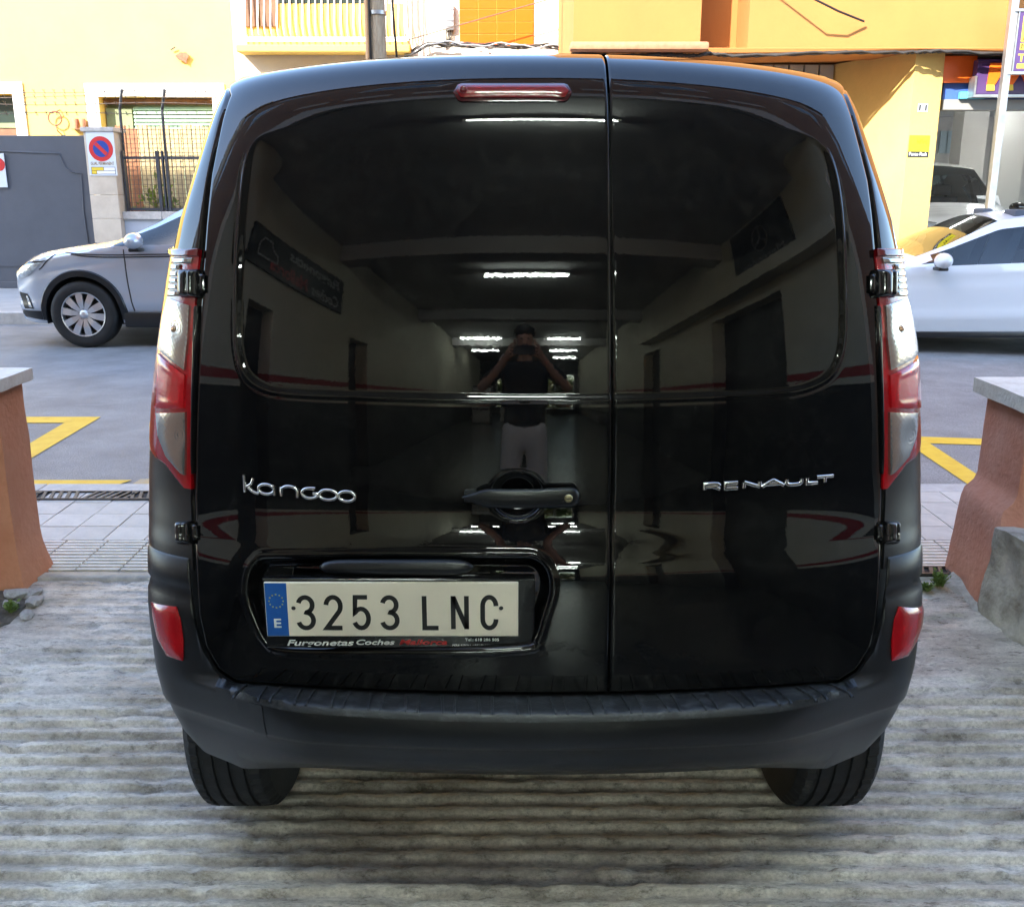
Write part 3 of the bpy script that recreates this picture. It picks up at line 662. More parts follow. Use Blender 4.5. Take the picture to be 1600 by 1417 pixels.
# roof and bonnet skin, windscreen apart
nx_ = 25; tX = np.linspace(-1, 1, nx_)
def roof_row(y, zt, we): return np.array([(XC+we*t, y, zt-.039*abs(t)**2.4) for t in tX])
yr = [2.235, 2.30, 2.40]+list(ys_len); zr = [1.7435, 1.75, 1.758]+list(topc)
wr = []
for y in yr:
    k = float(np.interp(y, [2.5, 4.9, 5.5, 5.78, 5.9], [1, 1, .93, .82, .70])); wr.append(.692*k)
def rowY(y, i, t): return y+plan(XC+wr[i]*t, .70)*max(0, (2.5-y)/.265)
R_ = []
for i, y in enumerate(yr):
    r = roof_row(y, zr[i], wr[i]); 
    if y < 2.45: r[:, 1] = [y+float(plan(np.array(XC+wr[i]*t), .70))*(2.5-y)/.265 for t in tX]; r[:, 2] -= .0
    R_.append(r)
R_ = np.array(R_); iw0 = yr.index(4.5); iw1 = yr.index(5.12)
MB().grid(R_[:iw0+1]).build('roof', M_PAINT, van, True, smooth=True, fix=False)
MB().grid(R_[iw0:iw1+1]).build('windscreen', mat('dark_glass', (.01, .012, .014), .05, coat=.5), van, True, smooth=True, fix=False)
MB().grid(R_[iw1:]).build('bonnet', M_PAINT, van, True, smooth=True, fix=False)
MB().bbox(XC-.62, XC+.62, 2.05, 5.7, .24, .40, .03).build('underbody', M_DARK, van, True)
# --- wheels
def wheel(x, y, sgn, name='wheel'):
    w2 = .100; R = RT; zc_ = AZ[y]
    prof = [(-w2*.86, .20), (-w2*1.0, .225), (-w2*1.02, .265), (-w2*.98, .292), (-w2*.88, .306), (-w2*.80, R-.0035)]
    gro = [(-.056, .010), (-.022, .010), (.014, .010), (.050, .010)]
    for (g, wd) in gro: prof += [(g-wd/2-.001, R-.0005), (g-wd/2+.001, R-.008), (g+wd/2-.001, R-.008), (g+wd/2+.001, R-.0005)]
    prof += [(w2*.80, R-.0035), (w2*.88, .306), (w2*.98, .292), (w2*1.02, .265), (w2*1.0, .225), (w2*.86, .20)]
    m = len(prof)
    def mod(j, k, r):
        if j in (4, 5, 6, m-5, m-6, m-7) and k % 4 == 0: return r-.006
        if 7 <= j < m-7 and (k+j) % 6 == 0 and r > R-.002: return r-.003
        return r
    t = MB().lathe(prof, (x, y, zc_), 'x', 200, closed=False, mod=mod).build(name, M_RUBBER, van, True, smooth=True, auto=25)
    o = sgn*.02
    rm = MB().lathe([(x*0-.10, .198), (-.095, .205), (.095, .205), (.10, .198), (.085, .19), (.05, .17), (.045, .06), (.06, .045), (.06, .001)] if sgn > 0 else [(.10, .198), (.095, .205), (-.095, .205), (-.10, .198), (-.085, .19), (-.05, .17), (-.045, .06), (-.06, .045), (-.06, .001)], (x, y, zc_), 'x', 40)
    rm.build('rim', M_STEEL, t, False, smooth=True, auto=40)
    MB().lathe([(-sgn*.084, .212), (-sgn*.06, .11), (-sgn*.075, .10), (-sgn*.075, .001)], (x, y, zc_), 'x', 30).build('brake_drum', M_DARK, t, False)
    return t
for s in (-1, 1):
    wheel(XC+s*.742, AX, s); wheel(XC+s*.755, FX, s)
# --- bumper
bc = [(-.02, .436), (-.015, .437), (-.01, .438), (-.005, .438), (0, .438), (.005, .439), (.01, .439), (.02, .440), (.035, .442), (.055, .443), (.072, .444), (.082, .440), (.087, .428), (.089, .40), (.088, .372), (.085, .364), (.079, .358), (.076, .330), (.066, .303), (.045, .276), (0, .262), (-.03, .262)]
bk = [(.002, .695), (.005, .69), (.006, .66), (.006, .635), (.000, .626), (.007, .605), (.009, .57), (.008, .53), (.007, .485), (.007, .458), (.007, .447), (.007, .435), (.006, .42), (.005, .39), (.004, .36), (.002, .352), (-.003, .345), (-.006, .318), (-.016, .265), (-.042, .180), (-.06, .150), (-.07, .150)]
nb = 440
ub = np.sin(np.linspace(-1, 1, nb)*math.radians(68)); ub = np.sign(ub)*np.abs(ub)**(2/NE); ulin = np.linspace(-1, 1, nb)*ub[-1]
ub = np.where(np.abs(ulin) < .90, ulin, ulin)
G = []
x_a, x_b = back(385, 1100)[0], back(1300, 1100)[0]
for u in ub:
    col = []; ax = abs(u)*.868; w = float(sm(.56, .68, ax)); wl2 = float(sm(.45, .80, ax))
    ez = eL if u < 0 else eR
    eax = np.abs(ez[:, 0]-XC); zed = float(np.interp(ax, eax[::-1][:9], ez[::-1, 1][:9])) if ax < eax[::-1][8] else 9.
    for k in range(len(bc)):
        ww = w if k < 11 else wl2
        o = bc[k][0]*(1-ww)+bk[k][0]*ww; z = bc[k][1]*(1-ww)+bk[k][1]*ww
        if k < 11: z = max(bc[k][1], min(bk[k][1], zed-.006)) if ax > .56 else bc[k][1]
        x = XC+u*float(Wz(z))
        if 5 <= k <= 10 and x_a < x < x_b:
            q = ((x-x_a)/.0655 + (k-5)*.035) % 1.0
            z -= .0016*float(sm(.0, .06, q)*(1-sm(.44, .50, q)))
        col.append(rearP(np.array(x), np.array(max(z, .201)), o))
    G.append(col)
bumper = MB().grid(np.array(G)).build('bumper', M_TRIM, van, True, smooth=True, auto=60, fix=False)
bumper.data.materials.append(M_TRIMS); nk = len(bc)-1
for i_, p_ in enumerate(bumper.data.polygons):
    if 5 <= i_ % nk <= 11 and x_a-.01 < G[i_//nk][8][0] < x_b+.01: p_.material_index = 1
bumper['label'] = 'satin black plastic rear bumper with ribbed step'
# scuffed step tread on top of the bumper: thin plates between the ribs
def surfpatch(name, px_l, px_r, mt, parent, off=.0, dome=.0, nr=24, nc=12, skirt=.012, world=True, disp=None, smooth=True):
    """patch between two px polylines (top to bottom) on the rear skin"""
    l = backs(px_l); r = backs(px_r)
    return zpatch(name, l, r, mt, parent, off, dome, nr, nc, skirt, world, disp, smooth)
def zpatch(name, l, r, mt, parent, off=.0, dome=.0, nr=24, nc=12, skirt=.012, world=True, disp=None, smooth=True):
    t = np.linspace(0, 1, nr)
    def along(e):
        d = np.concatenate([[0], np.cumsum(np.hypot(np.diff(e[:, 0]), np.diff(e[:, 1])))]); d /= d[-1]
        return np.stack([np.interp(t, d, e[:, 0]), np.interp(t, d, e[:, 1])], -1)
    a = along(np.asarray(l)); b = along(np.asarray(r)); s = np.linspace(0, 1, nc)
    X = a[:, None, 0]*(1-s)+b[:, None, 0]*s; Z = a[:, None, 1]*(1-s)+b[:, None, 1]*s
    S2, T2 = np.meshgrid(s, t)
    o = off+dome*(1-(2*S2-1)**4)*(1-(2*T2-1)**8)
    if disp is not None: o = o+disp(S2, T2, X, Z)
    P = rearP(X, Z, o); mb = MB(); mb.grid(P)
    ring = list(range(nc))+[q*nc+nc-1 for q in range(1, nr)]+[(nr-1)*nc+c for c in range(nc-2, -1, -1)]+[q*nc for q in range(nr-2, 0, -1)]
    Q = rearP(X, Z, off-skirt).reshape(-1, 3); n0 = len(mb.v); m = len(ring)
    mb.v += [tuple(Q[i]) for i in ring]; mb.f += [(ring[i], n0+i, n0+(i+1) % m, ring[(i+1) % m]) for i in range(m)]
    return mb.build(name, mt, parent, world, smooth=smooth, auto=45, fix=True)
def mirror_px(px): return [(2*839.5-u, v) for u, v in px]
# --- tail lamps
def phx(sgn, ph, z): return XC+sgn*float(Wz(z))*math.sin(ph)**(2/NE)
for sgn in (-1, 1):
    mp = (lambda p: p) if sgn < 0 else mirror_px
    inner = backs(mp([(314, 391), (308, 450), (304, 540), (301, 640), (300, 720), (301, 764)]))
    zo = [back(*mp([(300, 391)])[0])[1], 1.2, 1.05, .99, .95, .925, .905, .892, .885, inner[-1][1]]
    po = [84, 84, 84, 83, 79, 73, 65, 55, 46, 33]
    outer = np.array([(phx(sgn, math.radians(p), z), z) for p, z in zip(po, zo)])
    l, r = (outer, inner) if sgn < 0 else (inner, outer)
    lamp = zpatch('tail_lamp', l, r, M_RED, van, .004, .003, 60, 30, .02)
    lamp['label'] = 'tall red and clear tail lamp'
    def sub(name, a, b, mt, off, dome, disp=None, nr=26, nc=16):
        A, B = backs(mp(a)), backs(mp(b))
        if sgn > 0: A, B = B, A
        return zpatch(name, A, B, mt, lamp, off, dome, nr, nc, .01, False, disp)
    sub('top_band', [(277, 390), (275, 402)], [(315, 390), (314, 402)], M_REDD, .0115, .002)
    # stacked clear blocks above the hinge
    for k in range(6):
        v0 = 404+k*10.2; q = k*1.3
        sub('clear_block', [(275-q, v0), (274-q, v0+8.6)], [((306 if k == 0 else 287)-.1*k, v0), ((304 if k == 0 else 286)-.1*k, v0+8.6)], M_CLEAR, .0105, .003, nr=6, nc=8)
    rings = lambda cx, cz, kx: (lambda S2, T2, X, Z: -.0022*np.exp(-(((S2-cx)*1.0)**2+((T2-cz)*kx)**2)*9)+.00008*np.cos(S2*44)*np.cos(T2*70)*sm(.15, .3, np.hypot(S2-cx, (T2-cz)*kx))+.00018*np.cos(np.hypot((S2-cx)*1.0, (T2-cz)*kx)*70)*(1-sm(.12, .28, np.hypot(S2-cx, (T2-cz)*kx))))
    sub('indicator_lens', [(270, 467), (261, 500), (255, 545)], [(302, 478), (299, 530), (294, 578)], M_CLEAR, .0125, .001, rings(.55, .42, 1.6), 60, 40)
    sub('brake_lens', [(254, 553), (249, 600), (248, 637)], [(294, 586), (293, 610), (292, 637)], M_REDL, .011, .003, lambda S2, T2, X, Z: -.0012*(sm(.12, .3, S2)*(1-sm(.7, .88, S2))*sm(.1, .25, T2)*(1-sm(.75, .9, T2))))
    sub('reversing_lens', [(251, 645), (254, 680), (266, 712), (288, 738)], [(295, 643), (295, 690), (295, 720), (294.5, 741)], M_CLEAR, .0125, .001, rings(.8, .35, 1.5), 60, 40)
    c = rearP(*[np.array(q) for q in back(*mp([(279, 515)])[0])], .012)
    MB().lathe([(-.004, .0005), (-.003, .004), (.0, .0075), (.004, .008), (.010, .007)], c, 'y', 18).build('bulb', M_BULB, lamp, False, smooth=True)
    # channel beside the lamp, hinges
    surfpatch('lamp_channel', mp([(304.5, 478), (303, 560), (300, 740)]), mp([(311, 478), (308, 560), (303, 740)]), M_GLOSSTRIM, van, .004, .004, 20, 6)
    for (hu, hv, hw, hh) in ((301, 444, 12.5, 22), (292, 832, 9.5, 18)):
        e = [(hu-hw, hv-hh), (hu-hw, hv+hh)]; f2 = [(hu+hw, hv-hh), (hu+hw, hv+hh)]
        def hd(S2, T2, X, Z): return .016*(1-np.abs(2*S2-1)**6)*(1-np.abs(2*T2-1)**10)-.004*np.exp(-((S2-.62)/.06)**2)
        A, B = (e, f2) if sgn < 0 else (mirror_px(f2), mirror_px(e))
        h = surfpatch('hinge', A, B, M_GLOSSTRIM, van, .010, .0, 22, 16, .03, disp=hd)
        e = [(hu+hw-1, hv-hh*.75), (hu+hw-1, hv+hh*.75)]; f2 = [(hu+hw+9, hv-hh*.6), (hu+hw+9, hv+hh*.6)]
        A, B = (e, f2) if sgn < 0 else (mirror_px(f2), mirror_px(e))
        surfpatch('hinge_arm', A, B, M_GLOSSTRIM, h, .006, .004, 8, 6, .012, world=False)
    # grey plastic cladding of the corner under the lamp, and reflectors
    zt = np.linspace(.900, .672, 14); li = xof(eL if sgn < 0 else eR, zt)+sgn*.006
    oc = np.array([(phx(sgn, math.radians(86), z), z) for z in zt]); ic = np.stack([li, zt], -1)
    clad = zpatch('corner_cladding', *((oc, ic) if sgn < 0 else (ic, oc)), M_TRIM, van, .0025, .0, 20, 24, .01, disp=lambda S2, T2, X, Z: -.0015*sm(.82, .90, T2))
    a = mp([(243, 939), (245, 960), (252, 995), (266, 1022)]); b = mp([(280, 946), (287, 965), (291, 1000), (290, 1030)])
    if sgn > 0: a, b = b, a
    rf = surfpatch('reflector', a, b, M_RED, van, .0105, .005, 20, 12, .02, disp=lambda S2, T2, X, Z: .002*np.exp(-(((S2-.55)/.28)**2+((T2-.5)/.3)**2)))
    a = mp([(256, 957), (259, 985), (268, 1008)]); b = mp([(277, 960), (282, 980), (282, 1008)])
    if sgn > 0: a, b = b, a
# --- third brake light
def pill(name, u0, u1, v0, v1, mt, parent, off, dome, world=True, n=30, nr=10, skirt=.01):
    uu = np.linspace(u0, u1, n); r = (v1-v0)/2; vc = (v0+v1)/2
    hh = np.where(uu < u0+r, np.sqrt(np.maximum(r*r-(u0+r-uu)**2, .6)), np.where(uu > u1-r, np.sqrt(np.maximum(r*r-(uu-u1+r)**2, .6)), r))
    t = np.linspace(-1, 1, nr); P = []
    for tt in t:
        row = []
        for u, h in zip(uu, hh):
            x, z = back(u, vc+tt*h); k = (1-abs(tt)**3)*(1-abs((u-(u0+u1)/2)/((u1-u0)/2))**10); row.append(rearP(np.array(x), np.array(z), off+dome*k))
        P.append(row)
    P = np.array(P); mb = MB(); mb.grid(P); nc = n
    ring = list(range(nc))+[q*nc+nc-1 for q in range(1, nr)]+[(nr-1)*nc+c for c in range(nc-2, -1, -1)]+[q*nc for q in range(nr-2, 0, -1)]
    n0 = len(mb.v); m = len(ring); mb.v += [(mb.v[i][0], mb.v[i][1]+skirt, mb.v[i][2]) for i in ring]
    mb.f += [(ring[i], n0+i, n0+(i+1) % m, ring[(i+1) % m]) for i in range(m)]
    return mb.build(name, mt, parent, world, smooth=True, auto=50)
br = pill('high_brake_light', 709, 893, 132, 160, mat('brake_light_bezel', (.05, .003, .006), .15, coat=1), van, .003, .003)
pill('lens', 714, 888, 136, 156, mat('brake_light_red', (.17, .006, .011), .12, coat=1, bump=.15, bscale=60), br, .008, .004, False)
c = rearP(*[np.array(q) for q in back(725, 146)], .012)
MB().lathe([(-.003, .002), (-.003, .0075), (.004, .0085)], c, 'y', 16).build('fixing_screw', M_REDD, br, False, smooth=True)
# --- door handle
mb = MB(); P = []
for i in range(41):
    s = i/40; u = 722+(905-722)*s; x, z = back(u, 773)
    taper = min(1, math.sqrt(max(0, s/.16))*1.0) if s < .16 else (1 if s < .93 else math.sqrt(max(.0, 1-((s-.93)/.075)**2)))
    hh = (.0075+.0125*min(1, s/.22))*max(taper, .05)
    if s > .70: hh *= 1.06
    dep = .011*max(taper, .1); y = float(rearY(x, z))-.016-.010*math.sin(math.pi*min(1, s*1.02))
    P.append([(x, y-dep*math.cos(a)*(abs(math.cos(a))**-.3 if abs(math.cos(a)) > .02 else 1), z+hh*math.sin(a)) for a in np.linspace(0, 2*math.pi, 21)])
hd_ = MB().grid(np.array(P)); hd_.f.append(tuple(range(20))); hd_.f.append(tuple(40*21+k for k in range(20)))
handle = hd_.build('door_handle', M_TRIM, van, True, smooth=True, auto=60)
for u in (735, 893):
    x, z = back(u, 773); y = float(rearY(x, z)); MB().bbox(x-.012, x+.012, y-.018, y+.012, z-.011, z+.011, .004).build('handle_mount', M_TRIM, handle, False, smooth=True, auto=40)
x, z = back(887, 772); y = float(rearY(x, z))
MB().lathe([(-.0315, .0005), (-.032, .006), (-.031, .0085), (-.02, .009)], (x, y, z), 'y', 20).build('lock_cylinder', mat('brass_dull', (.45, .38, .22), .35, metal=.9), handle, False, smooth=True)
MB().box(x-.0045, x+.0045, y-.0330, y-.0315, z-.0009, z+.0009).build('keyhole', M_DARK, handle, False)
# bright line on the lower lip of the handle bowl
pts = []
for i in range(15):
    a = math.radians(205+130*i/14); x = bowl_c[0]+.050*math.cos(a); z = bowl_c[1]+.002+.046*math.sin(a); pts.append(rearP(np.array(x), np.array(z), -.006))
MB().tube(pts, .0026, 8).build('bowl_lip', M_GLOSSTRIM, van, True, smooth=True)
# --- number plate
yp = float(rearY(0.0, .64))+.010
a0 = atY(418, 993, yp); a1 = atY(810, 909, yp); px0, pz0, px1, pz1 = a0[0], a0[2], a1[0], a1[2]
mb = MB()
b0 = atY(416, 1013, yp); b1 = atY(836, 905, yp)
holder = MB().bbox(b0[0], b1[0], yp+.002, yp+.022, b0[2], b1[2]+.001, .003).build('plate_holder', M_GLOSSTRIM, van, True)
plate = MB().bbox(px0, px1, yp-.003, yp+.003, pz0, pz1, .0022).build('number_plate', M_WHITEP, van, True)
plate['label'] = 'white number plate with blue country band'
ux, uy = (1, 0, 0), (0, 0, 1); PW = px1-px0; PH = pz1-pz0
MB().box(px0+.0015, px0+.046, yp-.0036, yp-.0028, pz0+.0015, pz1-.0015).build('country_band', M_BLUEP, plate, False)
st = MB()
for k in range(12):
    a = math.pi/6*k; cx = px0+.0235+.0145*math.cos(a); cz = pz0+.079+.0145*math.sin(a)
    poly = [(cx+(.0021 if i % 2 == 0 else .0009)*math.sin(math.pi*i/5), cz+(.0021 if i % 2 == 0 else .0009)*math.cos(math.pi*i/5)) for i in range(10)]
    st.prism(poly, 'y', yp-.0042, yp-.0036)
st.build('star_ring', M_YELLOWINK, plate, False)
text_obj('country_letter', 'E', (px0+.0165, yp-.0036, pz0+.020), ux, uy, .015, .020, M_WHITEINK, plate, False, .0006, bold=.02)
GL_ = {'3': [arc(.27, .735, .25, .225, 165, -80, 16)+arc(.27, .27, .27, .235, 82, -165, 18)],
       '2': [arc(.28, .70, .26, .265, 172, -38, 16)+[(.02, .035), (.58, .035)]],
       '5': [[(.52, .965), (.09, .965), (.06, .50)]+arc(.28, .325, .265, .29, 140, -155, 18)],
       'L': [[(.05, 1), (.05, .035), (.55, .035)]], 'N': [[(.05, 0), (.05, 1)], [(.05, .98), (.53, .02)], [(.53, 0), (.53, 1)]],
       'C': [arc(.29, .70, .24, .265, 0, 180, 14)+arc(.29, .30, .24, .265, 180, 360, 14)]}
chh = .0735
for ch, uu in zip('3253LNC', (466, 509, 552, 597, 661, 706, 752)):
    x0 = atY(uu, 950, yp)[0]
    strokes_obj('plate_character', [[(a*chh*.78, b*chh) for a, b in s_] for s_ in GL_[ch]], .0098, (x0, yp-.0030, pz0+.0165), ux, uy, M_INK, plate, False, .0006)
for u in (459, 783):
    q = atY(u, 949, yp); MB().lathe([(-.0052, .0003), (-.005, .0035), (-.003, .0045)], (q[0], yp, q[2]), 'y', 12).build('plate_screw', M_INK, plate, False, smooth=True)
q0 = atY(449, 1009, yp); q1 = atY(560, 997, yp)
sy = yp+.0018
text_obj('dealer_text', 'Furgonetas', atY(449, 1011, sy), ux, uy, .139, .0170, M_WHITEINK, holder, False, .0008, shear=.25, bold=.018)
text_obj('dealer_text', 'Coches', atY(557, 1007, sy), ux, uy, .080, .0118, M_WHITEINK, holder, False, .0008, shear=.25, bold=.018)
text_obj('dealer_text', 'Mallorca', atY(624, 1007, sy), ux, uy, .1, .0118, M_REDINK, holder, False, .0008, shear=.25, bold=.018)
text_obj('dealer_text', 'Tel.: 618 286 505', atY(727, 1001, sy), ux, uy, .070, .0058, M_WHITEINK, holder, False, .0008)
text_obj('dealer_text', 'PERE RIPOLL I PALOU N. 14 Bjs.', atY(707, 1010, sy), ux, uy, .100, .0052, M_WHITEINK, holder, False, .0008)
# plate lamp strip
P = []
for i in range(31):
    s = i/30; u = 500+240*s; x, z = back(u, 884); e = math.sqrt(max(.02, 1-abs(2*s-1)**8)); y = float(rearY(x, z))
    P.append([(x, y-.006-.014*e*max(-.4, math.cos(a)), z+.0165*e*math.sin(a)) for a in np.linspace(0, 2*math.pi, 17)])
lb = MB().grid(np.array(P)); lb.f.append(tuple(range(16))); lb.f.append(tuple(30*17+k for k in range(16)))
lb.build('plate_lamp_bar', M_TRIM, van, True, smooth=True, auto=60)
# --- badges
def onskin(p):
    x, z = float(p[0]), float(p[2]); return rearP(np.array(x), np.array(z), 0.0)
x0, z0 = back(1098, 768); x1, z1 = back(1302, 740)
WR = x1-x0
bh = z1-z0; bw = .0082
LT = {'R': [[(.06, 0), (.06, 1), (.62, 1), (.80, .93), (.86, .76), (.80, .58), (.62, .50), (.06, .50)], [(.50, .50), (.92, 0)]],
      'E': [[(.88, 1), (.06, 1), (.06, 0), (.90, 0)], [(.06, .52), (.80, .52)]], 'N': [[(.06, 0), (.06, 1)], [(.06, .98), (.94, .02)], [(.94, 0), (.94, 1)]],
      'A': [[(0, 0), (.46, 1), (.54, 1), (1, 0)], [(.20, .34), (.80, .34)]], 'U': [[(.06, 1), (.06, .35), (.16, .08), (.38, 0), (.62, 0), (.84, .08), (.94, .35), (.94, 1)]],
      'L': [[(.06, 1), (.06, 0), (.95, 0)]], 'T': [[(0, 1), (1, 1)], [(.5, 1), (.5, 0)]]}
for ch, a, w in (('R', .005, .130), ('E', .160, .110), ('N', .298, .135), ('A', .445, .165), ('U', .622, .135), ('L', .785, .095), ('T', .868, .132)):
    bars_obj('badge_letter', [[((a+w*p)*WR, bw/2+q*(bh-bw)) for p, q in st_] for st_ in LT[ch]], bw, .0042, (x0, 0, z0), ux, uy, M_CHROME, van, True, onskin)
x0, z0 = back(380, 772); x1, z1 = back(556, 738); h = .0255; wk = x1-x0
def ell(cx, cy, rx, ry, a0=0, a1=360, n=22): return arc(cx, cy, rx, ry, a0, a1, n)
k_ = [[(.003, -.004+.008), (.003, .0415)], [(.003, .018), (.012, .019), (.019, .025), (.0235, .0365)], [(.010, .019), (.018, .010), (.026, .006), (.034, .005)]]
k_[0] = [(.004, .006), (.004, .0425)]
kk = [('k', k_),
      ('a', [ell(.050, .0155, .0165, .0105, 20, 340)+[(.0665, .0095)], [(.066, .0225), (.067, .004)]]),
      ('n', [[(.082, .004), (.082, .019)]+arc(.0985, .0150, .0165, .0105, 160, 20)+[(.115, .015), (.115, .003)]]),
      ('g', [arc(.141, .0135, .0165, .0105, 60, 350, 20)+[(.157, .0135), (.147, .0135)], [(.141, .0245), (.152, .0245)]]),
      ('o', [(ell(.178, .0125, .0185, .0105)[:-1],)]), ('o', [(ell(.2155, .0115, .0165, .0105)[:-1],)])]
sc_ = wk/.2350
for ch, s_ in kk:
    s2 = [([(a*sc_, b*1.0) for a, b in q[0]],) if isinstance(q, tuple) else [(a*sc_, b*1.0) for a, b in q] for q in s_]
    bars_obj('badge_letter', s2, .0066, .0045, (x0, 0, z0), ux, uy, M_CHROME, van, True, onskin)
# --- bumper details
Gn = np.array(G); cu_ = int(np.argmin(np.abs(Gn[:, 13, 0]-atY(398, 1134, 1.83)[0])))
Pn = Gn[cu_-4:cu_+5, 12:16].copy(); Pn[:, :, 1] -= .0016
tc_ = MB().grid(Pn); ring = [(0, k) for k in range(4)]+[(i_, 3) for i_ in range(1, 9)]+[(8, k) for k in (2, 1, 0)]+[(i_, 0) for i_ in range(7, 0, -1)]; n0 = len(tc_.v); m_r = len(ring)
tc_.v += [tuple(Pn[a_, b_]+np.array([0, .004, 0])) for a_, b_ in ring]; tc_.f += [(ring[q][0]*4+ring[q][1], n0+q, n0+(q+1) % m_r, ring[(q+1) % m_r][0]*4+ring[(q+1) % m_r][1]) for q in range(m_r)]
tc_.build('tow_eye_cover', M_TRIM, bumper, False, smooth=True, auto=40)

# raised ribs across the step
nrib = 34
for i in range(nrib):
    xr0 = x_a+.012+(x_b-x_a-.03)*i/(nrib-1)+(.004 if i % 2 else -.004); sl_ = .010 if i % 2 else .004; P = []
    for (o_, zt_) in ((.010, .4405), (.030, .4425), (.050, .4438), (.070, .4445), (.081, .4405)):
        t_ = (o_-.010)/.071; xx = xr0+sl_*t_
        P.append([rearP(np.array(xx+dx), np.array(zt_+dz), o_) for dx, dz in ((-.0032, -.002), (-.0022, .0026), (.0022, .0026), (.0032, -.002))])
    MB().grid(np.array(P)).build('step_rib', M_TRIMS, bumper, False, smooth=True, auto=30, fix=False)
# ================================================================== ACROSS THE STREET
M_YWALL = mat('yellow_render', (.71, .48, .12), .85, var=.05, vscale=1.5, bump=.3, bscale=25)
M_OWALL = mat('ochre_render', (.38, .165, .042), .85, var=.05, vscale=1.2, bump=.3, bscale=25)
M_WWALL = mat('white_render', (.74, .68, .55), .85, var=.04, vscale=2, bump=.3, bscale=25)
M_WTRIM = mat('white_trim', (.82, .80, .76), .7, var=.04, vscale=5)
M_BROWN = mat('brown_timber', (.16, .075, .035), .6, var=.25, vscale=8)
M_WGLASS = mat('window_glass', (.03, .045, .04), .06, coat=.3)
M_GREEN = mat('green_louvre', (.30, .46, .32), .55, var=.1, vscale=4)
M_GREEND = mat('grey_green_wood', (.20, .24, .12), .7, var=.15, vscale=6)
M_WIRE = mat('rusty_wire', (.11, .08, .06), .7, var=.3, vscale=30)
M_CABLE = mat('black_cable', (.03, .026, .022), .6, var=.3, vscale=20)
M_IRONP = mat('dark_iron_paint', (.045, .05, .06), .5, var=.2, vscale=10)
# ---- yellow house on the left
yh = empty('house', (-14, 17.5, .11), label='pale yellow rendered house behind the grey gate', cat='house')
HY = 17.5
wall_pts = MB()
def wall_with_holes(mb, x0, x1, z0, z1, holes, y0, y1):
    xs = sorted({x0, x1, *[h[0] for h in holes], *[h[1] for h in holes]}); zs = sorted({z0, z1, *[h[2] for h in holes], *[h[3] for h in holes]})
    for i in range(len(xs)-1):
        for j in range(len(zs)-1):
            cx, cz = (xs[i]+xs[i+1])/2, (zs[j]+zs[j+1])/2
            if not any(h[0] < cx < h[1] and h[2] < cz < h[3] for h in holes):
                mb.add([(xs[i], y0, zs[j]), (xs[i+1], y0, zs[j]), (xs[i+1], y0, zs[j+1]), (xs[i], y0, zs[j+1])], [(0, 1, 2, 3)])
    for (a, b, c, d) in holes:
        mb.add([(a, y0, c), (b, y0, c), (b, y1, c), (a, y1, c)], [(0, 1, 2, 3)]); mb.add([(a, y0, d), (b, y0, d), (b, y1, d), (a, y1, d)], [(3, 2, 1, 0)])
        mb.add([(a, y0, c), (a, y0, d), (a, y1, d), (a, y1, c)], [(3, 2, 1, 0)]); mb.add([(b, y0, c), (b, y0, d), (b, y1, d), (b, y1, c)], [(0, 1, 2, 3)])
    return mb
h1 = (-6.93, -5.02, 1.15, 3.0); h2 = (-9.75, -8.36, 1.15, 3.05)
wall_with_holes(MB(), -26, -4.5, .05, 6.6, [h1, h2], HY, HY+.35).build('wall', M_YWALL, yh, True, fix=False)
MB().box(-26, -4.5, HY+.36, HY+6, .05, 6.6).build('house_core', M_YWALL, yh, True)
for (a, b, c, d), fw in ((h1, .21), (h2, .18)):
    fr = MB(); fr.box(a-fw, a-.002, HY-.035, HY-.002, c, d+fw); fr.box(b+.002, b+fw, HY-.035, HY-.002, c, d+fw); fr.box(a-.002, b+.002, HY-.035, HY-.002, d+.002, d+fw)
    w = fr.build('window_surround', M_WTRIM, yh, True)
    MB().box(a+.01, b-.01, HY+.30, HY+.34, c+.01, d-.01).build('window_pane', M_WGLASS if a < -9 else M_GREEND, w, False)
    if a > -9:
        for k in range(26):
            z = 2.86-k*.062; MB().prism([(HY+.24, z), (HY+.25, z+.004), (HY+.215, z-.050), (HY+.205, z-.052)], 'x', -6.45, b-.04).build('louvre_slat', M_GREEN, w, False)
        MB().box(a+.02, -6.47, HY+.20, HY+.24, c+.05, d-.16).build('side_board', M_GREEND, w, False)
        MB().box(a+.02, b-.02, HY+.16, HY+.28, d-.10, d-.02).build('shutter_box', M_BROWN, w, False)
    else:
        MB().box(a+.01, b-.01, HY+.22, HY+.28, c+.01, 2.52).build('lower_panel', M_BROWN, w, False)
        MB().box(a+.01, b-.01, HY+.20, HY+.29, 2.52, 2.60).build('transom', M_GREEND, w, False)
# wall ornaments
def ornament(name, label, px, build):
    x, y, z = atY(px[0], px[1], HY); o = empty(name, (x, HY, z), label=label, cat='ornament'); build(o); return o
M_RUST = mat('rusty_iron', (.22, .09, .045), .7, var=.3, vscale=20)
M_POT = mat('terracotta_pot', (.42, .19, .10), .8, var=.15, vscale=12)
def b_ring(o):
    MB().tube([(.11*math.cos(a), -.10, .11*math.sin(a)) for a in np.linspace(0, 2*math.pi, 25)], .013, 8, cap=False).build('ring', M_RUST, o, smooth=True)
    MB().tube([(.06, -.01, .14), (.04, -.10, .11), (-.05, -.11, .08)], .010, 6).build('bracket', M_RUST, o, smooth=True)
    MB().tube([(0, -.10, -.11), (.02, -.10, -.2), (.05, -.01, -.26)], .010, 6).build('bracket', M_RUST, o, smooth=True)
ornament('wall_ring', 'rusty iron ring ornament on the yellow wall above the gate', (90, 186), b_ring)
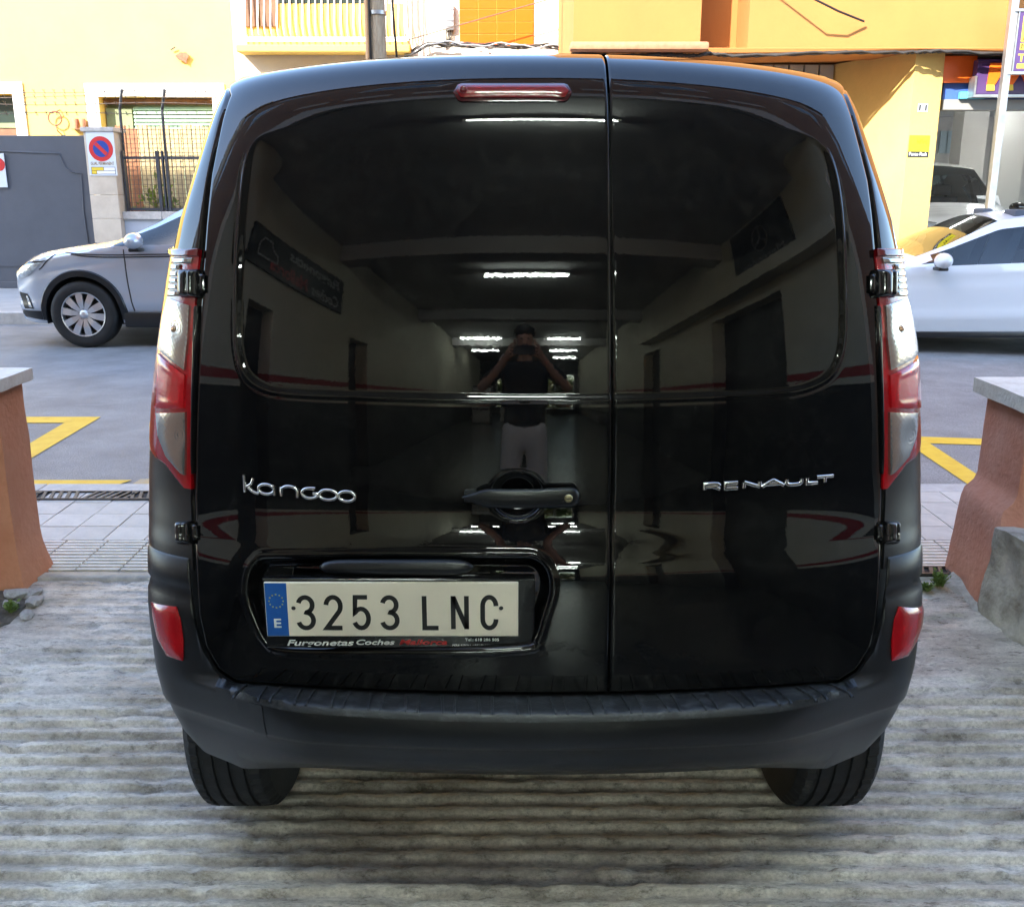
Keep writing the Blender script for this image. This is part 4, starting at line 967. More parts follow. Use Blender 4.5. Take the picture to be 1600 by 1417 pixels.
def b_pots(o):
    for dx in (-.05, .07):
        MB().lathe([(-.10, .0), (-.10, .035), (.02, .055), (.06, .05), (.06, .0)], (dx, -.08, 0), 'z', 16).build('pot', M_POT, o, smooth=True, auto=40)
    MB().box(-.12, .14, -.13, -.005, -.115, -.105).build('shelf', M_RUST, o)
ornament('pot_shelf', 'two small clay pots on a wall shelf left of the sign post', (126, 192), b_pots)
def b_fish(o):
    pl = [(-.16, .03), (-.06, .10), (.07, .10), (.13, .04), (.07, -.06), (.06, -.12), (.0, -.07), (-.10, -.05)]
    MB().prism([(a*.8, b*.8) for a, b in pl], 'y', -.07, -.045).build('plaque', M_RUST, o)
    MB().tube([(-.2, -.05, .12), (-.12, -.06, .16)], .012, 6).build('stem', M_IRONP, o)
    MB().tube([(0, -.05, 0), (0, .0, 0)], .01, 6).build('fixing', M_RUST, o)
ornament('wall_plaque', 'small brown leaf shaped plaque on the upper yellow wall', (288, 91), b_fish)
# ---- sliding gate
GY_ = 14.5; gate = empty('sliding_gate', (-8.2, GY_, .11), label='dark blue grey metal sliding gate left of the sign post', cat='gate')
M_GATE = mat('grey_gate_paint', (.075, .085, .105), .5, var=.08, vscale=2, bump=.08, bscale=60)
gz = atY(100, 212, GY_)[2]; gx = atY(147, 300, GY_)[0]-.02
MB().bbox(-10.6, gx, GY_, GY_+.05, .15, gz, .006).build('panel', M_GATE, gate, True)
MB().bbox(-10.6, gx, GY_-.02, GY_+.07, .112, .20, .006).build('bottom_rail', M_GATE, gate, True)
q = [atY(0, 236.5, GY_), atY(93, 240, GY_), atY(97, 250, GY_), atY(103, 262, GY_), atY(112, 269, GY_), atY(127, 271, GY_), atY(131, 330, GY_), atY(141, 395, GY_)]
MB().tube([(-10, GY_-.006, q[0][2])]+[(p[0], GY_-.006, p[2]) for p in q], .011, 6).build('raised_moulding', M_GATE, gate, True, smooth=True)
MB().box(-10.6, gx-.01, GY_-.012, GY_-.001, .42, .45).build('moulding', M_GATE, gate, True)
def sheet(name, x0, x1, z0, z1, y, label):
    s = empty(name, ((x0+x1)/2, y, z0), label=label, cat='sign'); return s
a = atY(-14, 240, GY_-.03); b = atY(12, 293, GY_-.03)
s1 = empty('notice_board', (b[0], GY_-.03, b[2]), label='white notice sheet cut by the left picture edge on the gate', cat='sign')
M_SIGNW = mat('sign_white', (.62, .68, .74), .45)
MB().box(a[0], b[0], GY_-.03, GY_-.022, b[2], a[2]).build('sheet', M_SIGNW, s1, True)
MB().lathe([(-.002, .0), (-.002, .09), (0, .09)], ((a[0]+b[0])/2, GY_-.031, b[2]+.31), 'y', 24).build('red_disc', M_REDINK, s1, True)
# ---- gate post with the no parking plate
PY = 14.32; pL = atY(131, 300, PY)[0]; pxl = atY(143, 330, PY)[0]; pxr = atY(187, 330, PY)[0]; pzt = atY(150, 199, PY)[2]
post = empty('gate_post', ((pxl+pxr)/2, PY+.2, .11), label='pale stone gate post carrying the no parking plate', cat='post')
M_PSTONE = mat('pale_post_stone', (.50, .43, .34), .75, col2=(.60, .53, .43), vscale=3, bump=.3, bscale=40)
zj = [.11, .72, 1.10, 1.42, pzt-.06]
for k in range(4): MB().bbox(pxl, pxr, PY, PY+.42, zj[k]+.0015, zj[k+1]-.0015, .006).build('stone_slab', M_PSTONE, post, True)
MB().bbox(pxl-.03, pxr+.03, PY-.03, PY+.45, pzt-.058, pzt, .008).build('cap', M_KST, post, True)
sg = empty('no_parking_sign', ((pxl+pxr)/2, PY-.01, 1.5), label='white plate with blue and red no parking disc on the gate post', cat='sign')
A = atY(134, 204, PY-.012); B = atY(176, 275, PY-.012); sx0, sx1, sz0, sz1 = pxl+.035, pxl+.035+.385, B[2], A[2]
MB().bbox(sx0, sx1, PY-.012, PY-.002, sz0, sz1, .003).build('plate', M_SIGNW, sg, True)
cx, cz, r = (sx0+sx1)/2, sz1-.245, .168
def disc(mb, r0, r1, y, n=36): return mb.lathe([(y, r0), (y, r1)] if r0 > 0 else [(y, .0001), (y, r1)], (cx, 0, cz), 'y', n)
disc(MB(), 0, r, PY-.0132).build('red_ring', M_REDINK, sg, True, fix=False)
disc(MB(), 0, r*.66, PY-.0144).build('blue_disc', mat('sign_blue', (.02, .06, .30), .4), sg, True, fix=False)
d = r*.62*.7071; w = .018
MB().add([(cx-d-w, PY-.0156, cz+d-w), (cx-d+w, PY-.0156, cz+d+w), (cx+d+w, PY-.0156, cz-d+w), (cx+d-w, PY-.0156, cz-d-w)], [(0, 1, 2, 3)]).build('slash', M_REDINK, sg, True, fix=False)
M_BAND = mat('sign_brown_text', (.22, .13, .02), .5)
text_obj('lettering', 'GUAL PERMANENT', (sx0+.03, PY-.0122, sz0+.142), ux, uy, .325, .045, M_BAND, sg, True, .001, bold=.02)
MB().box(sx0+.03, sx1-.02, PY-.0135, PY-.0125, sz0+.020, sz0+.118).build('frame_block', M_INK, sg, True)
MB().box(sx0+.036, sx0+.20, PY-.0146, PY-.0136, sz0+.072, sz0+.112).build('yellow_field', M_YELLOWINK, sg, True)
MB().box(sx0+.036, sx0+.10, PY-.0146, PY-.0136, sz0+.026, sz0+.066).build('yellow_field', M_YELLOWINK, sg, True)
MB().box(sx0+.206, sx1-.026, PY-.0146, PY-.0136, sz0+.072, sz0+.112).build('white_field', M_WHITEINK, sg, True)
MB().box(sx0+.106, sx1-.026, PY-.0146, PY-.0136, sz0+.026, sz0+.066).build('white_field', M_WHITEINK, sg, True)
# ---- plinth wall, mesh fence and barbed wire right of the post
fw = empty('garden_wall', (-4.2, 14.55, .11), label='low blue grey garden wall with stone cap right of the sign post', cat='wall')
fz = atY(200, 343, 14.45)[2]; fzc = atY(200, 331, 14.42)[2]
MB().box(pxr+.004, -2.6, 14.45, 14.66, .05, fz).build('wall', mat('blue_grey_render', (.42, .46, .52), .8, var=.06, vscale=4), fw, True)
x = pxr+.004
while x < -2.7: MB().bbox(x, min(x+.55, -2.6), 14.41, 14.70, fz+.002, fzc, .006).build('cap_stone', M_KST, fw, True); x += .554
fn = empty('mesh_fence', (-4.3, 14.56, fzc), label='dark iron mesh fence panels on the garden wall', cat='fence')
fx0 = pxr+.03; ztop = atY(220, 247, 14.56)[2]
ztt = atY(220, 196, 14.56)[2]
for z, w in ((fzc+.03, .02), (ztop, .018)): MB().box(fx0, -2.6, 14.55, 14.575, z-w, z+w).build('rail', M_IRONP, fn, True)
for u0, wd in ((196, .02), (249, .045), (257, .02), (263, .035)):
    x = atY(u0, 280, 14.56)[0]; MB().box(x-wd/2, x+wd/2, 14.53, 14.59, fzc+.002, atY(u0, 236, 14.56)[2]).build('upright', M_IRONP, fn, True)
wr_ = MB(); x = fx0
while x < -2.6: wr_.box(x-.004, x+.004, 14.560, 14.566, fzc, ztt); x += .062
z = fzc
while z < ztt: wr_.box(fx0, -2.6, 14.567, 14.572, z-.003, z+.003); z += .062
m_ = wr_.build('wire_mesh', M_WIRE, fn, True); m_['kind'] = 'stuff'
bw = empty('barbed_wire', (-5, 14.6, 1.7), label='barbed wire strands on bent iron posts above gate and fence', cat='barbed wire')
for u0 in (187, 253):
    x, y, z = atY(u0, 170, 14.62); p = [(x, 14.62, fzc+.01), (x, 14.62, z-.02), (x+.10, 14.5, z+.24)]
    MB().tube(p, .022, 8).build('bent_post', M_IRONP, bw, True)
for v0 in (144, 152, 163, 178):
    z = atY(150, v0, 14.55)[2]; pts = [(x, 14.52+.02*math.sin(x*3), z+.015*math.sin(x*2.1+v0)) for x in np.linspace(-8.0, -2.7, 50)]
    b_ = MB().tube(pts, .0055, 5)
    for x in np.arange(-7.9, -2.8, .14): b_.tube([(x-.012, 14.50, z+.03), (x+.012, 14.54, z-.025)], .004, 4); b_.tube([(x+.014, 14.50, z+.028), (x-.012, 14.545, z-.02)], .004, 4)
    b_.build('strand', M_WIRE, bw, True)
# reed mats and shrubs behind the mesh
rm_ = empty('reed_screen', (-4.6, 15.6, .11), label='tan reed screen behind the mesh fence', cat='screen')
M_REED = mat('reed', (.44, .34, .17), .8, var=.25, vscale=12)
M_REEDB = mat('brown_reed', (.30, .13, .06), .8, var=.2, vscale=12)
x = -6.3; k = 0
while x < -2.6:
    MB().bbox(x, x+.155, 15.58, 15.61, .12, 2.42+random.uniform(-.05, .03), .005).build('reed_strip', M_REEDB if k in (2, 3, 13, 14) else M_REED, rm_, True); x += .165; k += 1
def leaf_cloud(n, cx, cy, cz, rx, ry, rz, size, seed, gap=.0):
    r = np.random.default_rng(seed); mb = MB(); V = []; Fs = []
    cl = r.normal(0, 1, (max(4, n//60), 3)); cl /= np.linalg.norm(cl, axis=1)[:, None]; cl *= r.uniform(.35, 1, (len(cl), 1))
    for i in range(n):
        c = cl[r.integers(len(cl))]+r.normal(0, .22, 3); p = np.array([cx+c[0]*rx, cy+c[1]*ry, cz+c[2]*rz])
        a = r.normal(0, 1, 3); a /= np.linalg.norm(a); b = np.cross(a, r.normal(0, 1, 3)); b /= np.linalg.norm(b)+1e-9; s = size*r.uniform(.6, 1.3)
        o = len(V); V += [p-a*s, p+b*s*.42, p+a*s, p-b*s*.42]; Fs.append((o, o+1, o+2, o+3))
    return V, Fs
M_FOL = [mat('foliage_%d' % k, c, .55, col2=c2, vscale=3) for k, (c, c2) in enumerate([((.05, .09, .02), (.10, .15, .035)), ((.08, .12, .025), (.15, .19, .05))])]
for m_f in M_FOL:
    nt = m_f.node_tree; n = nt.nodes; l = nt.links; b = n['Principled BSDF']; o_ = n['Material Output']; t_ = n.new('ShaderNodeBsdfTranslucent'); x_ = n.new('ShaderNodeMixShader'); x_.inputs[0].default_value = .45
    t_.inputs[0].default_value = (.20, .30, .03, 1); l.new(b.outputs[0], x_.inputs[1]); l.new(t_.outputs[0], x_.inputs[2]); l.new(x_.outputs[0], o_.inputs[0])
def shrub(name, x, y, z0, rx, ry, rz, n, size, seed, label, mi=0, cat='shrub'):
    s = empty(name, (x, y, z0), label=label, cat=cat)
    V, Fs = leaf_cloud(n, 0, 0, rz*1.1, rx, ry, rz, size, seed)
    me = mesh('crown', V, Fs, M_FOL[mi]); link('crown', me, s)
    t = MB()
    for k in range(4): a = k*1.6; t.tube([(0, 0, 0), (rx*.2*math.cos(a), ry*.2*math.sin(a), rz*.8), (rx*.5*math.cos(a), ry*.5*math.sin(a), rz*1.5)], [.03, .02, .008], 6)
    t.build('trunk', M_BROWN, s)
shrub('shrub', -5.25, 15.15, .11, .45, .28, .62, 900, .06, 3, 'green shrub behind the left part of the mesh fence', 1)
shrub('shrub', -4.1, 15.15, .11, .5, .28, .60, 900, .06, 4, 'green shrub behind the mesh fence close to the van', 0)
# ---- white house with balcony in the middle
wh = empty('house', (-1.6, 16, .11), label='white rendered house with balcony behind the van roof', cat='house')
WY = 16.0; wx0 = atY(364, 60, WY)[0]; wx1 = atY(898, 40, WY)[0]
MB().box(wx0, wx1, WY, WY+8, .05, 7.2).build('wall', M_WWALL, wh, True)
BY = 15.64; bx0 = atY(374, 60, BY)[0]; bx1 = atY(636, 60, BY)[0]; bz = atY(500, 71, BY)[2]; bzb = atY(500, 82, BY)[2]
MB().box(bx0+.02, bx1-.02, WY-.03, WY-.004, bz+.002, bz+.62).build('dado', M_YWALL, wh, True)
MB().box(bx0+.55, bx1-.35, WY-.035, WY-.004, bz+.624, bz+2.2).build('window', M_WGLASS, wh, True)
for a, b in ((bx0+.02, bx0+.24), (bx0+.26, bx0+.50)): MB().box(a, b, WY-.07, WY-.036, bz+.3, bz+2.3).build('shutter', M_BROWN, wh, True)
bal = empty('balcony', ((bx0+bx1)/2, BY, bz), label='white balcony with bellied iron balusters above the van roof', cat='balcony')
MB().bbox(bx0-.05, bx1+.04, BY-.06, WY-.002, bzb, bz, .015).build('slab', M_YWALL, bal, True)
MB().box(bx0, bx1, BY-.01, BY+.025, bz+.05, bz+.11).build('bottom_rail', M_WTRIM, bal, True)
MB().box(bx0, bx1, BY-.01, BY+.025, bz+1.0, bz+1.05).build('top_rail', M_WTRIM, bal, True)
bb = MB()
prof_b = [(0, .11), (-.05, .16), (-.085, .24), (-.075, .34), (-.03, .46), (0, .60), (0, 1.0)]
bb.tube([(0, y, z) for y, z in prof_b], .013, 6)
o = bb.build('baluster', M_WTRIM, bal, smooth=True); bme = o.data; bpy.data.objects.remove(o)
nbal = 27
for k in range(nbal): link('baluster', bme, bal, loc=(bx0+.02+(bx1-bx0-.04)*k/(nbal-1)-bal.location.x, 0.007, 0))
for x in (bx0+.01, bx1-.01):
    for j in range(3): MB().tube([(x, BY+.06+j*.11, bz+.1), (x, BY+.06+j*.11, bz+1.0)], .012, 6).build('side_baluster', M_WTRIM, bal, True)
# orange tiled panel
tp = empty('tiled_panel', (0, WY, 3.5), label='orange glazed tile panel on the white house wall', cat='tile panel')
M_OTILE = mat('orange_glazed_tile', (.72, .115, .002), .3, coat=.3, var=.06, vscale=3)
tx0 = atY(718, 40, WY)[0]; tx1 = atY(834, 40, WY)[0]; tz0 = atY(780, 73, WY)[2]; tw = (tx1-tx0)/4
MB().box(tx0, tx1, WY-.012, WY-.002, tz0, tz0+1.25).build('grout', mat('pale_yellow_grout', (.72, .34, .05), .8), tp, True)
tw_h = .172
o = MB().bbox(.004, tw-.004, -.020, -.011, .004, tw_h-.004, .003).build('tile', M_OTILE, tp); tme_ = o.data; bpy.data.objects.remove(o)
for i in range(4):
    for j in range(7): link('tile', tme_, tp, loc=(tx0+i*tw-tp.location.x, 0, tz0+j*tw_h-tp.location.z))
# junction box, cables, pipe
x, y, z = atY(703, 29, WY); jb = empty('junction_box', (x, WY, z), label='grey cable junction box on the white house wall', cat='junction box')
MB().bbox(-.07, .07, -.10, -.002, -.18, .18, .02).build('case', M_STEEL, jb, smooth=True, auto=40)
for k in range(4): MB().tube([(-.05+.03*k, -.05, -.17), (-.05+.02*k, -.06, -.30), (-.09+.01*k, -.03, -.42)], .009, 6).build('cable_tail', M_CABLE, jb, smooth=True)
for k in range(4): MB().box(-.06, .06, -.108, -.101, -.12+k*.075, -.08+k*.075).build('fin', M_STEEL, jb)
cb = empty('cable_bundle', (0, 15.7, 3.4), label='tangled cable bundle running along the white house above the van', cat='cables')
for k in range(7):
    pts = []
    for u in np.linspace(632, 890, 30):
        s = (u-632)/258; v = 88-20*min(1, s*7)+6*s+2.5*math.sin(s*18+k*1.7)+1.5*math.sin(s*41+k)
        if s > .93: v += 14*(s-.93)/.07
        pts.append(atY(u, v-1+k*.5, 15.75+.02*k))
    MB().tube(pts, .012, 6).build('cable', M_CABLE if k % 3 else M_STEEL, cb, True, smooth=True)
for k in range(4):
    pts = [atY(880+k*2.5+3*math.sin(v*.12+k), v, 15.8) for v in np.linspace(-40, 84, 24)]; MB().tube(pts, .010, 6).build('drop_cable', M_CABLE, cb, True, smooth=True)
pts = [atY(717+118*t*1.2, 40-34*t*1.2, 15.6) for t in np.linspace(-.55, 1.8, 12)]; MB().tube(pts, .008, 6).build('stay_wire', M_WIRE, cb, True)
pp = empty('wall_pipe', (0, 15.7, 3.3), label='white horizontal pipe with clips just above the van roof', cat='pipe')
a = atY(722, 85, 15.8); b = atY(890, 86, 15.8); MB().tube([a, b], .022, 8).build('pipe', M_WTRIM, pp, True, smooth=True)
for u in (760, 882): x, y, z = atY(u, 84, 15.8); MB().bbox(x-.05, x+.05, 15.74, 15.98, z-.05, z+.04, .01).build('clip', M_STEEL, pp, True)
# ---- utility pole
up_ = empty('utility_pole', (-1.5, 11.9, .11), label='weathered wooden utility pole rising behind the van roof', cat='pole')
M_WOODP = mat('weathered_pole', (.26, .20, .13), .85, col2=(.40, .33, .23), vscale=14, bump=.7, bscale=30, stretch=(3, 3, .4))
MB().tube([(0, 0, 0), (0, 0, 3), (0, 0, 8.2)], [.10, .085, .07], 16).build('pole', M_WOODP, up_, smooth=True, auto=60)
MB().tube([(-.125, -.02, 0), (-.12, -.02, 3.55)], .028, 8).build('conduit', mat('ochre_conduit', (.48, .27, .12), .6), up_, smooth=True)
MB().tube([(-.085, -.07, 2), (-.085, -.07, 6)], .016, 6).build('riser_cable', M_CABLE, up_, smooth=True)
MB().tube([(.16, -.02, 6), (.13, -.05, 4.2), (.17, -.03, 3.4), (.21, 0, 2.6)], .014, 6).build('loose_cable', M_CABLE, up_, smooth=True)
MB().lathe([(-.02, .098), (.02, .098)], (0, 0, 3.28), 'z', 20).build('band', M_STEEL, up_, smooth=True)
# ---- ochre building on the right
ob = empty('building', (6, 12.6, .11), label='ochre rendered building overhanging the pavement on the right', cat='building')
OY = 12.0; ox0 = atY(896, 40, OY)[0]; r0 = atY(1095, 40, OY)[0]; r1 = atY(1170, 40, OY)[0]; zb = atY(1200, 73, OY)[2]; zl = atY(1200, 84, OY)[2]
MB().box(ox0, r0, OY, OY+.9, zb-.02, 9.5).build('upper_wall', M_OWALL, ob, True)
MB().box(r0+.002, r1-.002, OY+.62, OY+.9, zb-.02, 9.5).build('recess_wall', M_OWALL, ob, True)
MB().box(r1, 16, OY, OY+.9, zb-.02, 9.5).build('upper_wall', M_OWALL, ob, True)
MB().box(ox0+.003, 16, OY+.902, 22, 3.06, 9.4).build('building_core', M_OWALL, ob, True)
pts = []
nS = 40
def band(x): return zl+.035*math.exp(-((x-4.7)/1.2)**2)
P = [[], [], [], []]
for i in range(nS):
    x = ox0+.05+(15.9-ox0)*i/(nS-1); P[0].append((x, OY-.05, zb-.022)); P[1].append((x, OY-.06, zb-.03)); P[2].append((x, OY-.05, band(x))); P[3].append((x, OY+.88, band(x)))
MB().grid(np.array(P)).build('slab_edge', M_OWALL, ob, True, fix=False)
MB().box(r0-.02, r1+.02, OY-.05, OY+.60, zb-.035, zb-.022).build('recess_sill', M_OWALL, ob, True)
er = MB()
MB().bbox(ox0-.05, r0+.05, OY-.32, OY-.07, zl+.0, zl+.085, .03).build('canopy_edge', M_POT, ob, True, smooth=True, auto=50)
pts = [atY(u, v, OY-.10) for u, v in ((895, 79), (960, 84), (1030, 83), (1060, 79), (1090, 80), (1110, 88), (1160, 90), (1300, 89), (1400, 85), (1440, 80), (1480, 80), (1570, 83), (1640, 86))]
pts = [(p[0], OY-.085, band(p[0])-.005-.03*abs(math.sin(i*1.3))) for i, p in enumerate(pts)]
cbl = empty('cable_bundle', (4, OY-.1, 2.95), label='brown cable bundle sagging along the ochre building soffit', cat='cables')
for k in range(3): MB().tube([(p[0], p[1]+.02*k, p[2]+.012*math.sin(i*2.1+k*2)) for i, p in enumerate(dens(pts, n=5))], .014, 6).build('cable', M_CABLE, cbl, True, smooth=True)
oc = empty('overhead_cable', (5, 11.2, 4), label='overhead cable crossing in front of the ochre building', cat='cables')
pts = [atY(1270, -2, 11.6), atY(1310, 18, 11.72), atY(1350, 34, 11.93)]; MB().tube([(pts[0][0]-2.2, 10.4, 5.3)]+pts, .012, 6).build('cable', M_CABLE, oc, True)
# ground floor: recessed wall with glass blocks, passage wall, corner pier
BYw = 13.5; gx0 = atY(1160, 100, BYw)[0]; pc = (4.65, 12.13); pb = (4.13, 13.5); pf = (5.02, 12.22)
gl = empty('glass_blocks', (gx0, BYw, 2.3), label='row of glass blocks under the ochre soffit', cat='glass blocks')
MB().box(ox0, gx0-.003, BYw, BYw+.2, .05, 3.04).build('ground_wall', M_OWALL, ob, True)
MB().box(gx0-.003, 4.32, BYw, BYw+.2, .05, 2.315).build('ground_wall', M_OWALL, ob, True)
M_GBLK = mat('glass_block', (.55, .56, .48), .18, coat=.8, bump=.5, bscale=14, trans=.2)
gw = (4.13-gx0)/6
o = MB().bbox(.008, gw-.008, .0, .09, .008, .23, .012).build('block', M_GBLK, gl); gme = o.data; bpy.data.objects.remove(o)
MB().box(gx0, 4.32, BYw+.02, BYw+.2, 2.318, 3.04).build('mortar', mat('block_mortar', (.45, .38, .25), .8), gl, True)
for i in range(6):
    for j in range(3): link('block', gme, gl, loc=(i*gw, -.05, .03+j*.238))
def quadwall(mb, p, q, z0, z1): return mb.add([(p[0], p[1], z0), (q[0], q[1], z0), (q[0], q[1], z1), (p[0], p[1], z1)], [(0, 1, 2, 3)])
pr = MB(); pr.prism([pc, pf, (5.10, 13.0), (4.62, 13.6), (4.12, 13.52)], 'z', .05, 3.04); pr.build('corner_pier', mat('pier_render', (.70, .46, .14), .85, var=.06, vscale=2, bump=.35, bscale=30), ob, True)
dx, dy = pf[0]-pc[0], pf[1]-pc[1]; dl_ = math.hypot(dx, dy); fux = (dx/dl_, dy/dl_, 0); fn_ = (dy/dl_, -dx/dl_, 0)
def onpier(s, z, off=.003): return (pc[0]+fux[0]*s+fn_[0]*off, pc[1]+fux[1]*s+fn_[1]*off, z)
def pier_plate(name, s0, s1, z0, z1, m, parent, off0, off1):
    A = [onpier(s, z, o) for o in (off0, off1) for s, z in ((s0, z0), (s1, z0), (s1, z1), (s0, z1))]
    return MB().add(A, [(0, 1, 2, 3)[::-1], (4, 5, 6, 7), (0, 1, 5, 4), (1, 2, 6, 5), (2, 3, 7, 6), (3, 0, 4, 7)]).build(name, m, parent, True)
zn = atY(1446, 169, 12.18)[2]
nbp = empty('house_number', onpier(.16, zn), label='small house number tile on the ochre corner pier', cat='house number')
pier_plate('tile', .09, .215, zn-.045, zn+.045, M_WHITEINK, nbp, .001, .006)
pier_plate('border', .10, .125, zn-.035, zn+.035, M_INK, nbp, .0062, .0072); pier_plate('border', .18, .205, zn-.035, zn+.035, M_INK, nbp, .0062, .0072)
text_obj('number', '11', onpier(.137, zn-.025, .0065), fux, uy, .032, .05, M_INK, nbp, True, .001)
z1 = atY(1440, 212, 12.18)[2]; z0 = atY(1440, 237, 12.18)[2]; z2 = atY(1440, 246, 12.18)[2]
ip = empty('parcel_point_sign', onpier(.16, z2), label='bright yellow parcel point sticker on the corner pier', cat='sign')
pier_plate('yellow_panel', .015, .29, z0, z1, mat('sticker_yellow', (.78, .70, .01), .4), ip, .001, .005)
pier_plate('black_panel', .015, .29, z2, z0-.002, M_INK, ip, .001, .005)
text_obj('lettering', 'InPost', onpier(.12, z0+.085, .0052), fux, uy, .14, .055, mat('olive_ink', (.05, .045, .0), .5), ip, True, .001)
text_obj('lettering', 'Punto Pack', onpier(.03, z2+.016, .0052), fux, uy, .24, .04, M_WHITEINK, ip, True, .001, bold=.01)
# ---- showroom to the right
sr = empty('showroom', (7.5, 13.2, .11), label='open dealer showroom under the ochre building', cat='showroom')
M_SRW = mat('showroom_grey', (.40, .39, .38), .7, var=.06, vscale=2); M_SRF = mat('showroom_floor', (.33, .32, .31), .35, var=.1, vscale=2)
MB().box(4.3, 15, 22.0, 22.2, .05, 3.04).build('back_wall', M_SRW, sr, True)
MB().box(4.3, 4.5, 13.8, 21.99, .05, 3.04).build('side_wall', M_SRW, sr, True)
MB().box(4.6, 14.99, 13.0, 21.99, 3.0, 3.05).build('ceiling', mat('showroom_ceiling', (.75, .74, .72), .8), sr, True)
MB().box(4.6, 14.99, 17.4, 21.99, .112, .125).build('floor', M_SRF, sr, True)
for (u, v, Y, w, m) in ((1521, 230, 16.6, .40, M_SRW), (1583, 230, 18.2, .42, M_SRW)):
    x = atY(u, v, Y)[0]; MB().box(x-w/2, x+w/2, Y, Y+.4, .112, 2.998).build('pillar', mat('showroom_pillar', (.46, .45, .43), .7), sr, True)
for u0, u1, v0, v1 in ((1470, 1478, 205, 240), (1480, 1494, 205, 240)):
    a = atY(u0, v0, 21.95); b = atY(u1, v1, 21.95); MB().box(a[0], b[0], 21.93, 21.98, b[2], a[2]).build('wall_poster', mat('poster_blue_grey', (.30, .38, .42), .6), sr, True)
zf0 = atY(1500, 172, 12.36)[2]; zf1 = atY(1500, 156, 12.36)[2]; zf2 = atY(1500, 131, 12.36)[2]
MB().box(5.10, 15, 12.34, 12.60, zf0, zf1).build('fascia_beam', mat('fascia_white', (.26, .255, .24), .6), sr, True)
MB().box(5.10, 15, 12.36, 12.60, zf1+.002, zf2).build('blue_fascia', mat('fascia_blue', (.05, .12, .42), .5), sr, True)
MB().box(5.10, 15, 12.38, 12.60, zf2+.002, 2.99).build('upper_fascia', mat('fascia_dark', (.08, .06, .10), .6), sr, True)
a = atY(1469, 88, 12.30); b = atY(1522, 130, 12.30)
op = empty('orange_sign', (a[0], 12.3, b[2]), label='plain orange sign panel right of the corner pier', cat='sign')
M_ORG = mat('sign_orange', (.90, .15, .008), .45)
MB().bbox(a[0], b[0], 12.28, 12.33, b[2], a[2], .005).build('panel', M_ORG, op, True)
a = atY(1500, 144, 12.30); b = atY(1538, 155, 12.30); cp2 = MB().bbox(a[0], b[0], 12.28, 12.338, b[2], a[2], .006).build('cyan_sign', mat('sign_cyan', (.10, .45, .55), .5), smooth=False)
tag(cp2, 'pale cyan strip under the orange sign', 'sign')
a = atY(1533, 93, 12.15); b = atY(1700, 148, 12.15)
ms = empty('shop_sign', (a[0], 12.15, b[2]), label='purple sign box with orange and yellow letter M', cat='sign')
M_PUR = mat('sign_purple', (.07, .035, .13), .45)
MB().bbox(a[0]-.03, b[0], 12.14, 12.27, b[2], a[2], .01).build('box', M_PUR, ms, True)
MB().box(a[0]-.055, b[0], 12.12, 12.28, b[2]-.03, b[2]-.002).build('bottom_trim', M_STEEL, ms, True)
MB().box(a[0]-.055, a[0]-.032, 12.12, 12.28, b[2], b[2]+.20).build('end_trim', M_STEEL, ms, True)
mx0 = atY(1543, 120, 12.14)[0]; mz0 = atY(1543, 142, 12.14)[2]; mz1 = atY(1543, 99, 12.14)[2]; mh = mz1-mz0; mw = .52
def mm(pts, m, z_off, name):
    MB().prism([(mx0+p*mw, mz0+q*mh) for p, q in pts], 'y', 12.125, 12.138).build(name, m, ms, True)
mm([(0, .22), (0.02, 1), (.98, 1), (1, .22), (.86, .22), (.72, .62), (.58, .22), (.42, .22), (.30, .62), (.18, .22)], M_ORG, 0, 'letter_top')
for q in (0, .42, .86): mm([(q-(.03 if q == .42 else 0), 0), (q+.18-(.04 if q == .86 else 0), 0), (q+.16-(.02 if q == .86 else 0), .215), (q, .215)], M_YELLOWINK, 0, 'letter_foot')
for k, (u0, u1, v) in enumerate(((1544, 1586, 178), (1546, 1560, 187), (1400, 1440, 180), (1640, 1680, 178))):  # last two tubes are added out of view to brighten the showroom
    Y = (17.5, 19.0, 15.2, 15.2)[k]; a = atY(u0, v, Y); b = atY(u1, v, Y)
    t_ = MB().tube([(a[0], Y, 2.965), (b[0]+.2, Y, 2.965)], .018, 8).build('ceiling_tube', mat('tube_lit', (.9, .9, .9), .4, emit=(.95, 1, .97), estr=22.0), smooth=True)
    tag(t_, ('longer lit tube lamp on the showroom ceiling beside the pole', 'shorter lit tube lamp further back on the showroom ceiling', 'added unseen tube lamp behind the corner pier, brightening the showroom', 'added unseen tube lamp beyond the right picture edge, brightening the showroom')[k], 'lamp')
# ---- pole sign
ps = empty('pole_sign', (5.51, 11.72, .11), label='tall galvanised pole carrying a purple dealer board', cat='sign')
MB().bbox(-.04, .04, -.04, .04, 0, 6.2, .006).build('pole', M_STEEL, ps)
a = atY(1581, 19, 11.68); b = atY(1576, 112, 11.68); zt_, zb_ = a[2]-.11, b[2]-.11
MB().bbox(.055, 1.45, -.05, .03, zb_, zt_, .006).build('board', M_PUR, ps)
for z in (zb_-.03, zt_+.002): MB().box(.0, 1.46, -.06, .04, z, z+.028).build('frame_rail', M_STEEL, ps)
MB().box(.042, .053, -.06, .04, zb_, zt_).build('frame_side', M_STEEL, ps)
hh_ = zt_-zb_; W0 = .10
MB().box(W0, 1.2, -.054, -.0505, zb_+hh_*.50, zb_+hh_*.93).build('yellow_field', M_YELLOWINK, ps)
MB().prism([(W0+.02, zb_+hh_*.53), (W0+.06, zb_+hh_*.53), (W0+.05, zb_+hh_*.80)], 'y', -.058, -.0545).build('spire_mark', M_INK, ps)
